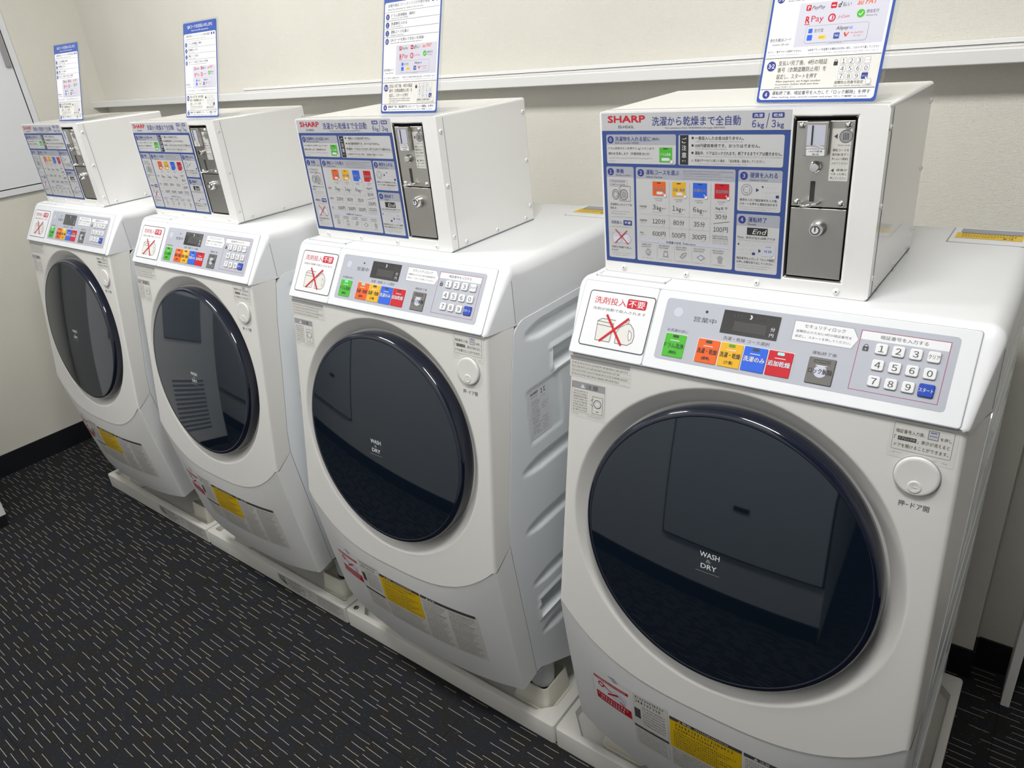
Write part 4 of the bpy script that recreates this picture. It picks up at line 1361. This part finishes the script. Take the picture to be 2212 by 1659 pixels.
def build_coinbox():
    root = empty('coin_box', BO)
    # casing: hollow front opening for the coin unit
    ox0, ox1, oz0, oz1 = .1200 + .278, .1200 + .349, 1.327 - .215, 1.327 - .013
    b = B(BO)
    y = BY0
    xs = [BX0, ox0, ox1, BX1]; zs = [BZ0, oz0, oz1, BZ1]
    for i in range(3):
        for j in range(3):
            if i == 1 and j == 1: continue
            b.add([(xs[i], y, zs[j]), (xs[i + 1], y, zs[j]), (xs[i + 1], y, zs[j + 1]), (xs[i], y, zs[j + 1])], [(0, 1, 2, 3)], 'case')
    b.add([(BX0, BY0, BZ0), (BX0, BY1, BZ0), (BX0, BY1, BZ1), (BX0, BY0, BZ1)], [(3, 2, 1, 0)], 'case')
    b.add([(BX1, BY0, BZ0), (BX1, BY1, BZ0), (BX1, BY1, BZ1), (BX1, BY0, BZ1)], [(0, 1, 2, 3)], 'case')
    b.add([(BX0, BY1, BZ0), (BX1, BY1, BZ0), (BX1, BY1, BZ1), (BX0, BY1, BZ1)], [(3, 2, 1, 0)], 'case')
    b.add([(BX0, BY0, BZ1), (BX1, BY0, BZ1), (BX1, BY1, BZ1), (BX0, BY1, BZ1)], [(0, 1, 2, 3)], 'case')
    b.add([(BX0, BY0, BZ0), (BX1, BY0, BZ0), (BX1, BY1, BZ0), (BX0, BY1, BZ0)], [(3, 2, 1, 0)], 'case')
    # opening walls
    d = .012
    for q in ([(ox0, y, oz0), (ox0, y + d, oz0), (ox0, y + d, oz1), (ox0, y, oz1)], [(ox1, y, oz0), (ox1, y, oz1), (ox1, y + d, oz1), (ox1, y + d, oz0)],
              [(ox0, y, oz1), (ox0, y + d, oz1), (ox1, y + d, oz1), (ox1, y, oz1)], [(ox0, y, oz0), (ox1, y, oz0), (ox1, y + d, oz0), (ox0, y + d, oz0)]):
        b.add(q, [(0, 1, 2, 3)], 'dark_steel')
    b.add([(ox0, y + d, oz0), (ox1, y + d, oz0), (ox1, y + d, oz1), (ox0, y + d, oz1)], [(0, 1, 2, 3)], 'dark_steel')
    casing = b.build('casing', root, merge=1e-5, bevel=.0045)
    casing.modifiers['bevel'].angle_limit = math.radians(60)
    # folded front flange line on the side and top
    b = B(BO)
    b.box(BX1 - .0002, BX1 + .0006, .1185, .1193, BZ0 + .002, BZ1 - .004, 'mid_grey')
    b.box(BX0 + .004, BX1 - .004, .1185, .1193, BZ1 - .0002, BZ1 + .0005, 'mid_grey')
    b.build('seam', casing)
    b = B(BO); b.box(BX0 + .003, BX1 - .0005, BY0 + .004, BY1 - .002, BZ0 - .0004, BZ0 + .0005, 'recess'); b.build('base_gasket', casing)
    build_box_art(casing)
    # coin mechanism plate
    b = B(BO)
    u0, u1 = .2795, .3475
    b.box(.12 + u0, .12 + u1, BY0 + .0015, BY0 + .006, 1.327 - .1205, 1.327 - .0165, 'stainless')
    plate = b.build('coin_plate', root, bevel=.0008)
    for u, v in ((.2865, .0215), (.3405, .0215), (.2865, .1155), (.3405, .1155)):
        b = B(BO); c = bf(u, v, -.0015); b.lathe(c, (0, -1, 0), [(.0042, 0), (.0040, .0012), (.0026, .0024), (.0005, .0027)], 'chrome', 20); b.build('screw', plate, True)
    # coin entry: raised bezel with vertical slit and scoop
    b = B(BO)
    b.rprism(bf(.2925, .0165, -.0015), (1, 0, 0), (0, 0, -1), (0, -1, 0), .0275, .0400, .001, .0085, 'stainless', bev=.0008)
    cs = b.build('coin_entry', plate, True, auto=30)
    b = B(BO)
    b.add([bf(.2955, .0200, .0072), bf(.3168, .0200, .0072), bf(.3168, .0440, .0072), bf(.3062, .0440, .0072), bf(.2955, .0440, .0072)], [(0, 4, 3, 2, 1)], 'head_grey')
    b.rprism(bf(.3008, .0205, .0068), (1, 0, 0), (0, 0, -1), (0, -1, 0), .0019, .0235, .0005, .0010, 'gap')
    b.add([bf(.2955, .0475, .0074), bf(.3168, .0475, .0074), bf(.3168, .0455, .0074), bf(.3062, .0425, .0086), bf(.2955, .0455, .0074)], [(0, 1, 2, 3, 4)], 'paper')
    b.build('coin_slot', cs)
    p = Print(bf, .0072, .0001, BO)
    p.rect(296, 48.4, 317.5, 56, 'paper', 1); p.text('100円硬貨', 299, 49.6, 315, 52, 'ink', 2); p.text('専用', 303, 53.2, 311, 55.4, 'ink', 2)
    p.build('slot_label', cs)
    b = B(BO); b.lathe(bf(.3065, .0705, -.0015), (0, -1, 0), [(.0072, 0), (.0072, .002), (.0060, .003), (.0058, .008), (.0050, .0092), (.001, .0094)], 'chrome', 32); b.build('return_button', plate, True, auto=40)
    b = B(BO); b.rprism(bf(.3018, .0885, -.0015), (1, 0, 0), (0, 0, -1), (0, -1, 0), .0056, .0255, .0004, .0007, 'gap'); b.build('return_slot', plate)
    b = B(BO)
    pts = []
    for k in range(15):
        t = pi * k / 14
        pts.append(bf(.3035 - .0115 * cos(t), .1155 - .003 * sin(t * .5) + .002, .0 + .017 * sin(t)))
    b.tube(pts, .0016, 'chrome', 10); b.build('coin_catch_loop', plate, True)
    p = Print(bf, -.0014, .0001, BO)
    p.rect(322.5, 25.5, 345, 87.5, 'silver_label', 1)
    p.disc(338.5, 34.5, 7.6, 'mid_grey', 2, 24); p.circ(338.5, 34.5, 7.6, .6, 'ink', 3, 24)
    for k in range(4): p.rect(335.5 + k * 1.8, 30.6, 336.3 + k * 1.8, 38.6, 'ink', 3)
    p.poly([(329, 31.5), (329, 37.5), (325, 34.5)], 'ink', 2)
    p.text('Coin only', 330, 44, 344, 46, 'ink', 2)
    for k, s_ in enumerate(('運転コースを', '選択後1枚ずつ', '押し込んで硬貨を', '入れてください')): p.text(s_, 324.5, 49 + k * 5.2, 343.5, 52 + k * 5.2, 'ink', 2)
    p.poly([(328, 72.3), (328, 77), (324.6, 74.6)], 'ink', 2)
    for k, s_ in enumerate(('硬貨が', 'つまった時に', '押してください')): p.text(s_, (331 if not k else 324.5), 72.6 + k * 4.9, 343.5, 75.6 + k * 4.9, 'ink', 2)
    p.build('coin_label', plate)
    # cash door with lock
    b = B(BO)
    b.box(.12 + u0, .12 + u1, BY0 + .0015, BY0 + .006, 1.327 - .2135, 1.327 - .1225, 'stainless')
    door = b.build('cash_door', root, bevel=.0008)
    c = bf(.3155, .1475, -.0015)
    b = B(BO); b.lathe(c, (0, -1, 0), [(.0105, 0), (.0102, .004), (.0088, .0105), (.0080, .0115), (.001, .0117)], 'chrome', 36)
    b.lathe(c + Vector((0, -.0118, 0)), (0, -1, 0), [(.0060, 0), (.0058, .0004), (.0001, .0005)], 'ink', 24)
    b.lathe(c + Vector((0, -.0121, 0)), (0, -1, 0), [(.0044, 0), (.0043, .0006), (.0001, .0007)], 'paper', 24)
    b.box(c.x - .0008, c.x + .0008, c.y - .0133, c.y - .012, c.z - .001, c.z + .0055, 'ink')
    b.build('lock', door, True, auto=40)
    # screws
    def screw(c, n):
        b = B(BO); b.lathe(c, n, [(.0043, -.0005), (.0042, .0008), (.0030, .0018), (.0014, .0021)], 'case', 18)
        n = Vector(n); b.cyl(Vector(c) + n * .002, Vector(c) + n * .0023, .0011, .0011, 'ink', 8)
        b.build('screw', casing, True)
    for u in (.033, .136, .241, .346): screw(bf(u, .2285, 0), (0, -1, 0))
    for y_, z_ in ((.1105, 1.301), (.1105, 1.209), (.1105, 1.118), (.345, 1.302), (.345, 1.211), (.345, 1.122), (.142, 1.101), (.234, 1.100), (.327, 1.100)):
        screw((BX1, y_, z_), (1, 0, 0))
    return root

# ------------------------------------------------------------------ sign in an acrylic stand
def build_sign():
    """origin at the middle of the lower edge of the print; the sheet leans back"""
    tl = .262
    up = Vector((0, sin(tl), cos(tl))); nn = Vector((0, -cos(tl), sin(tl)))
    root = empty('sign_stand')
    o = Vector((-.0745, 0, .0015)) + up * .2100
    b = B()
    b.rprism(o + Vector((-.004, 0, 0)) + up * .004 - nn * .0005, (1, 0, 0), -up, -nn, .157, .2135, .003, .0022, 'acrylic')
    b.rprism(Vector((-.0745, -.004, .0008)), (1, 0, 0), (0, 1, 0), (0, 0, 1), .149, .062, .003, .0024, 'acrylic')
    st = b.build('acrylic_holder', root)
    f = flat(o, (1, 0, 0), -up, nn)
    b = B(); b.rprism(f(0, 0, -.0003), (1, 0, 0), -up, nn, .149, .210, .004, .0004, 'blue')
    sh = b.build('printed_sheet', root)
    p = Print(f, .0002, .00008)
    T = p.text
    s = 1.0
    # calibrated layout (146 x 208 in the fit)
    p.rrect(2.8, 24, 146, 206.5, 4, 'paper', 1)
    T('QRコードお支払いのしかた', 20, 5, 132, 13.5, 'paper', 1, .02); T('How to use QR code payment', 38, 16, 114, 20, 'paper', 1, .01)
    p.rrect(2.8, 24, 146, 42, 4, 'paper', 2)
    T('設備手順はコインボックスの手順を確認', 12, 26.5, 120, 32, 'ink', 3, .01); p.disc(128, 29, 3, 'navy', 3); p.disc(138, 29, 3, 'navy', 3)
    T('Read the instruction for detail at the coin box', 12, 34, 104, 37, 'ink', 3)
    for v in (40, 54, 67.5, 81): p.line(3.5, v, 145, v, .5, 'ink', 3)
    for v, n, a, e, ua in ((47.5, '0', 'ドラム洗浄開始（無料）', 'Wash the tub (FREE)', 84), (61, '1', '洗濯物を入れる', 'Put your laundry in.', 64), (74.5, '2', '運転コースを選ぶ', 'Select course', 69), (88, '3-1', 'QRコードを読んで支払いを実施', 'Scan the QR code below and make payment', 108)):
        p.disc(11.5, v, 5.0, 'navy', 3, 24); T(n, 11.5 - 1.2 * len(n), v - 2.4, 11.5 + 1.2 * len(n), v + 2.4, 'paper', 4, .01, keep=1.0, align='c')
        T(a, 21, v - 4.4, ua, v + .8, 'ink', 3, .01); T(e, 21, v + 2.2, 21 + (ua - 21) * .72 + (20 if v > 80 else 0), v + 4.6, 'ink', 3)
    # the code itself is left blank, payment marks beside it
    p.rect(37.5, 95.5, 143, 145, 'sign_grey', 2)
    T('各社共通QRコード', 5.5, 133.5, 33, 138, 'ink', 3); T('Common QR code', 9, 140, 31, 142.5, 'ink', 3)
    p.rrect(46, 98, 52, 104.5, 1, 'bred', 3); T('P', 48, 99.2, 50.6, 103.4, 'paper', 4, .02); T('PayPay', 53, 99.4, 69.5, 104.6, 'ink', 3, .01, .3)
    p.rrect(76, 97.5, 83, 104, 1, 'bred', 3); p.rect(77.4, 100.4, 81.6, 101.6, 'paper', 4); T('d', 85, 97.6, 89, 103.6, 'black', 3, .04, .3); T('払い', 90, 98.4, 100, 103.4, 'ink', 3, .01)
    T('au PAY', 107, 96.8, 130, 103, 'orange', 3, .03, .3)
    T('R', 47.5, 111, 52.5, 118.5, 'bred', 3, .05); p.rect(46.6, 119.6, 53.4, 120.4, 'bred', 3); T('Pay', 54.5, 110.6, 69.5, 119.6, 'bred', 3, .0)
    p.circ(79.5, 114.5, 4.6, 1.5, 'bred', 3); T('J', 78.4, 112, 80.8, 117, 'bred', 3, .02); T('J-Coin', 86.5, 112.4, 100, 116.6, 'bred', 3, .0, .3)
    p.disc(113, 112.5, 4.6, 'green', 3, 20); p.line(110.8, 112.4, 112.6, 114.4, .8, 'paper', 4); p.line(112.6, 114.4, 115.4, 110.6, .8, 'paper', 4)
    T('微信支付', 119, 108.8, 133, 112.8, 'ink', 3); T('WeChat Pay', 119, 114.4, 132, 116.6, 'ink', 3)
    p.rframe(50, 122, 125, 142, 3, .5, 'mid_grey', 'sign_grey', 3)
    p.rrect(53.5, 125.2, 58.5, 130.2, .8, 'bblue', 5); T('支付宝', 60.5, 125.6, 72, 129.8, 'ink', 5); T('Alipay', 87, 124.6, 102, 129.8, 'ink', 5, .02, .2); T('HK', 102.6, 125.4, 107, 129, 'bblue', 5)
    p.rrect(53, 132.2, 59.4, 138.6, .8, 'bblue', 5); p.rrect(67, 133.6, 76, 137.4, .8, 'label_yellow', 5); p.greek(68, 134.6, 75, 136.4, 'ink', 6, 2, lat=True); p.rrect(85.5, 131.6, 92.5, 138.4, .8, 'blue', 5); T('TNG', 86.5, 133.6, 91.5, 136.2, 'paper', 6)
    p.line(98, 132, 100, 136.5, 1.6, 'bred', 5); p.line(100, 136.5, 103, 132, 1.4, 'orange', 5); p.greek(105, 132, 121, 134, 'bred', 5, 4, lat=True); p.greek(109, 135.6, 118, 137.2, 'bred', 5, 4, lat=True)
    p.rect(79, 140.6, 98, 143, 'sign_grey', 5); p.greek(80, 141, 97, 142.8, 'ink', 6, 5, lat=True)
    T('※コイン・電子マネーは使用できません', 5, 148.2, 49, 150.8, 'ink', 3); p.greek(6, 152.6, 47, 154.4, 'mid_grey', 3, 4, lat=True)
    T('※決済ブランドを変更する場合はお支払い前に、①からやり直してください', 57, 148, 142, 150.8, 'ink', 3); p.greek(58, 152.4, 141, 154.2, 'mid_grey', 3, 5, lat=True)
    p.rect(3, 157.5, 145.5, 194, 'silver_label', 2); p.line(3.5, 157.2, 145.5, 157.2, .7, 'ink', 3); p.line(3.5, 194.2, 145.5, 194.2, .7, 'ink', 3)
    p.disc(13, 166.5, 6, 'navy', 3, 28); T('3-2', 9, 164, 17, 169, 'paper', 4, .04)
    T('支払い完了後、4桁の暗証', 22, 160.3, 84, 166.3, 'black', 3, .012); T('番号（衣類盗難防止用）を', 22, 168.2, 84, 174.2, 'black', 3, .012); T('設定し、スタートを押す', 22, 176.2, 74, 182.2, 'black', 3, .012)
    T('After payment, set 4-digit number', 22, 183.6, 80, 186.6, 'black', 3, .015); T('to prevent clothes theft and then', 22, 187.2, 78, 190, 'black', 3, .015); T('press "スタート".', 22, 190.5, 46, 193.3, 'black', 3, .01)
    p.rrect(92, 164, 97, 168.6, .6, 'black', 3); p.circ(94.5, 163.6, 1.9, .6, 'black', 3, 14)
    for j, row in enumerate(('123C', '4560', '789S')):
        for i, ch in enumerate(row):
            u, v = 103.5 + i * 9.2 - j * 0, 164 + j * 8.6
            if ch == 'S':
                p.rrect(u - 3.7, v - 3.6, u + 3.7, v + 3.6, 1, 'navy', 3); T('スタート', u - 3, v - 1, u + 3, v + 1, 'paper', 4); hand(p, u + 3, v + 3.6, 1.3)
            else:
                p.rframe(u - 3.8, v - 3.7, u + 3.8, v + 3.7, 1.2, .5, 'mid_grey', 'paper', 3)
                if ch == 'C': T('クリア', u - 3, v - 1, u + 3, v + 1, 'ink', 5)
                else: T(ch, u - 2, v - 2.5, u + 2, v + 2.5, 'ink', 5, .02, keep=1.0, align='c')
    T('盗難防止用番号設定', 97, 186, 131, 189.6, 'black', 3, .012); T('Set non-theft security number.', 97, 190.6, 142, 193, 'ink', 3)
    p.disc(12, 200.4, 5, 'navy', 3, 28); T('4', 10.6, 198, 13.4, 202.8, 'paper', 4, .03)
    T('運転終了後、暗証番号を入力して「ロック解除」を押す', 20, 196.2, 141, 201, 'black', 3, .012); T('After washing, enter security number and press "ロック解除" to unlock.', 20, 202.3, 139, 205, 'black', 3, .01)
    p.build('instructions', sh)
    return root

# ------------------------------------------------------------------ water pan under each machine
PW, PD, PH = .6965, .602, .054
def build_pan(style):
    root = empty('drain_pan')
    x0, x1, y0, y1 = 0.0, PW, 0.0, PD
    b = B()
    rim = .024 if style == 'a' else .030
    fl = .036
    def ring(i, z, r=.006):
        out = []
        for cx, cy, a0 in ((x1 - i - r, y0 + i + r, -90), (x1 - i - r, y1 - i - r, 0), (x0 + i + r, y1 - i - r, 90), (x0 + i + r, y0 + i + r, 180)):
            for k in range(5):
                t = math.radians(a0 + 22.5 * k)
                out.append((cx + r * cos(t), cy + r * sin(t), z))
        return out
    def inner(i, z, ch):
        out = []
        for (cx, cy, sx, sy) in ((x1 - i, y0 + i, 1, -1), (x1 - i, y1 - i, 1, 1), (x0 + i, y1 - i, -1, 1), (x0 + i, y0 + i, -1, -1)):
            order = [(-sx * ch, 0), (0, -sy * ch)] if (sx, sy) in ((1, -1), (-1, 1)) else [(0, -sy * ch), (-sx * ch, 0)]
            a_, b_ = [(cx + q[0], cy + q[1]) for q in order]
            for k in range(5):
                t = k / 4
                bul = .0 if style == 'b' else .25 * ch * sin(pi * t)
                out.append((a_[0] + (b_[0] - a_[0]) * t + bul * sx, a_[1] + (b_[1] - a_[1]) * t + bul * sy, z))
        return out
    ch = .008 if style == 'a' else .045
    inn = .020 if style == 'a' else .016
    rings = [ring(0, 0.0, .008), ring(0, PH - .004, .008), ring(.0012, PH - .0012, .007), ring(.004, PH, .006), inner(rim - .004 if style == 'a' else inn, PH, ch), inner((rim if style == 'a' else inn + .004), fl, ch), inner((rim if style == 'a' else inn + .004) + .05, fl, ch)]
    n = 20
    vs = sum(rings, []); fs = []
    for j in range(len(rings) - 1):
        for k in range(n):
            k2 = (k + 1) % n
            fs.append((j * n + k, j * n + k2, (j + 1) * n + k2, (j + 1) * n + k))
    fs.append(tuple(range((len(rings) - 1) * n, len(rings) * n)))
    fs.append(tuple(range(n - 1, -1, -1)))
    b.add(vs, fs, 'pan')
    tray = b.build('tray', root, True, auto=35)
    # ribs on the basin floor
    b = B()
    for k in range(12):
        b.box(.07 + k * .047, .072 + k * .047, .14, .50, fl - .001, fl + .0025, 'pan')
    b.build('floor_ribs', tray)
    if style == 'b':
        for x in (.013 + .004, PW - .022):
            b = B(); b.lathe((x, .021, PH - .0002), (0, 0, 1), [(.0085, 0), (.0082, .0006), (.0072, .0006), (.0070, .0001)], 'pan', 32); b.build('boss_mark', tray, True, auto=40)
    return root

def build_riser():
    """cream block, origin at its base centre; 98 mm square"""
    b = B()
    h = .0640; w0, w1 = .0500, .0455
    def ring(w_, z, r):
        out = []
        for cx, cy, a0 in ((w_ - r, -w_ + r, -90), (w_ - r, w_ - r, 0), (-w_ + r, w_ - r, 90), (-w_ + r, -w_ + r, 180)):
            for k in range(7):
                t = math.radians(a0 + 15 * k)
                out.append((cx + r * cos(t), cy + r * sin(t), z))
        return out
    rings = [ring(w0 + .003, 0, .016), ring(w0 + .003, .004, .016), ring(w0, .006, .015), ring(w1, h - .002, .014), ring(w1 - .001, h, .014), ring(w1 - .004, h, .011), ring(w1 - .0055, h - .014, .010)]
    n = 28; vs = sum(rings, []); fs = []
    for j in range(len(rings) - 1):
        for k in range(n):
            k2 = (k + 1) % n
            fs.append((j * n + k, j * n + k2, (j + 1) * n + k2, (j + 1) * n + k))
    fs.append(tuple(range((len(rings) - 1) * n, len(rings) * n))); fs.append(tuple(range(n - 1, -1, -1)))
    b.add(vs, fs, 'riser')
    return b.build('riser_block', None, True, auto=40)

# ------------------------------------------------------------------ build one of each, then copies
def kids(o): return [c for c in bpy.data.objects if c.parent == o]
def index_children():
    d = {}
    for o in bpy.data.objects:
        if o.parent: d.setdefault(o.parent.name, []).append(o)
    return d
def copy_tree(o, idx, parent=None):
    c = o.copy()
    COL.objects.link(c)
    if parent is not None: c.parent = parent
    for ch in idx.get(o.name, []):
        copy_tree(ch, idx, c)
    return c

OFF = [(0, 0), (.7000, -.0016), (1.3989, -.0133), (2.1017, -.0084)]
YAW = [.353, -.120, -.310, .285]
washer = make_washer()
box = build_coinbox()
sign = build_sign()
pan_a = build_pan('a'); pan_b = build_pan('b')
riser = build_riser()
idx = index_children()

WL = ['white washing machine with round tinted door, beside the left wall',
      'white washing machine with round tinted door, second from the left wall',
      'white washing machine, third from the left, with green and orange lamps lit',
      'nearest and largest white washing machine, its red course lamp lit']
BL = ['white coin box with instructions on the machine beside the left wall',
      'white coin box with instructions on the second machine from the left',
      'white coin box with instructions on the third machine from the left',
      'nearest and largest white coin box, on the rightmost machine']
SLb = ['smallest payment sign, standing on the coin box beside the left wall',
      'payment sign with blue header on the second coin box from the left',
      'payment sign cut by the picture top, on the third coin box',
      'nearest payment sign, only its lower half in view, above the rightmost machine']
PL = ['white drain pan with printed front under the machine beside the left wall',
      'white drain pan with printed front under the second machine from the left',
      'plain white drain pan with dark rivet hole under the third machine',
      'plain white drain pan under the nearest machine at the right']
LED = [dict(g='led_green', y='led_green'), {}, dict(g='led_green', o='led_green'), dict(r='led_cyan', y='led_dim')]
M['led_dim'] = mat('lamp_dim_green', (0.06, 0.30, 0.05), 0.3)
SIGN = [(.3800, .1460, .02, 0), (.3950, .1430, -.035, 0), (.4083, .1319, -.0587, 0), (.4078, .1316, -.1179, 0)]
WALL_RISER = []
for i in range(4):
    ox, oy = OFF[i]; yw = math.radians(YAW[i])
    rot = lambda x, y: (cos(yw) * x - sin(yw) * y + ox, sin(yw) * x + cos(yw) * y + oy)
    wm = washer if i == 0 else copy_tree(washer, idx)
    wm.location = (ox, oy, 0); wm.rotation_euler = (0, 0, yw)
    tag(wm, WL[i], 'washing machine', 'row of coin-operated washing machines')
    cb = box if i == 0 else copy_tree(box, idx)
    x, y = rot(BO[0], BO[1])
    cb.location = (x, y, BO[2]); cb.rotation_euler = (0, 0, yw)
    tag(cb, BL[i], 'coin box', 'coin boxes on the washing machines')
    sg = sign if i == 0 else copy_tree(sign, idx)
    sx, sy, sa, _ = SIGN[i]
    sg.location = (sx + ox, sy + oy, 1.3275); sg.rotation_euler = (0, 0, sa)
    tag(sg, SLb[i], 'sign', 'payment signs on the coin boxes')
    src = pan_a if i < 2 else pan_b
    pn = src if i in (0, 2) else copy_tree(src, idx)
    px = (0, .700, 1.400, 2.100)[i]
    pn.location = (px, 0, 0)
    tag(pn, PL[i], 'drain pan', 'drain pans under the machines')
    for q, (rx, ry, w_) in enumerate(((.152, .083, 'front left'), (.609, .084, 'front right'), (.152, .440, 'rear left'), (.607, .440, 'rear right'))):
        rb = riser if (i == 0 and q == 0) else riser.copy()
        if not (i == 0 and q == 0): COL.objects.link(rb)
        rb.location = (px + rx, ry, .0355)
        tag(rb, 'cream riser block under the %s foot of the %s' % (w_, ('leftmost machine', 'second machine from left', 'third machine from left', 'nearest machine')[i]), 'riser block', 'riser blocks under the machine feet')
idx = index_children()
def walk(o):
    for c in idx.get(o.name, []):
        yield c
        yield from walk(c)
washers = [o for o in bpy.data.objects if o.parent is None and o.name.startswith('washing_machine')]
washers.sort(key=lambda o: o.location.x)
for i, wm in enumerate(washers):
    for c in walk(wm):
        if '_led' in c.keys():
            k = c['_led']
            if k in LED[i]:
                c.material_slots[0].link = 'OBJECT'
                c.material_slots[0].material = M[LED[i][k]]
for o in bpy.data.objects:
    if '_led' in o.keys(): del o['_led']

pans = sorted([o for o in bpy.data.objects if o.parent is None and o.name.startswith('drain_pan')], key=lambda o: o.location.x)
for k in (0, 1):
    p = Print(lambda u, v, h: Vector((u, -h, .054 - v)), .0002, .0001)
    p.rect(384, 5, 690, 50, 'silver_label', 1)
    p.rect(392, 8, 424, 27, 'mid_grey', 2); p.poly([(424, 27), (392, 27), (430, 40)], 'ink', 2)
    p.greek(430, 9, 500, 17, 'ink', 2, 4); p.greek(430, 20, 520, 25, 'ink', 2, 5); p.greek(430, 29, 500, 33, 'ink', 2, 6, lat=True)
    p.rframe(432, 28, 510, 45, 2, 1.5, 'ink', 'silver_label', 2); p.greek(440, 32, 500, 40, 'ink', 5, 8)
    p.frame(530, 8, 560, 44, .8, 'mid_grey', 2); p.greek(534, 12, 556, 18, 'mid_grey', 2, 2); p.greek(534, 24, 556, 30, 'ink', 2, 3)
    for q in range(6): p.greek(572, 9 + q * 6.3, 680 - 9 * (q % 3), 12.6 + q * 6.3, 'ink', 2, 20 + q)
    o = p.build('printed_label', pans[k])
b = B(); b.lathe((.022, .021, PH), (0, 0, 1), [(.0075, 0), (.0072, .0006), (.0055, .0008), (.0052, .0002)], 'gap', 24); b.build('rivet_hole', pans[2], True)

# ------------------------------------------------------------------ change machine at the left, mostly out of frame
cm = empty('change_machine', (-.29, -.64, 0))
o = (-.29, -.64, 0)
b = B(o); b.box(-.478, -.086, -.930, -.332, .042, 1.62, 'case'); cab = b.build('cabinet', cm, bevel=.004)
b = B(o); b.box(-.468, -.086, -.920, -.338, 0, .042, 'skirting'); b.build('plinth', cm)
b = B(o); b.box(-.086, -.080, -.900, -.360, .95, 1.50, 'display'); b.build('front_window', cm, bevel=.002)
b = B(o); b.box(-.086, -.078, -.800, -.460, .62, .86, 'recess'); b.build('dispensing_hatch', cm, bevel=.004)
b = B(o)
for k in range(12): b.box(-.0865, -.083, -.78, -.48, .12 + k * .025, .129 + k * .025, 'recess')
b.build('vent_grille', cm)
tag(cm, 'corner of a white cabinet machine on a black base at the left picture edge', 'vending machine')
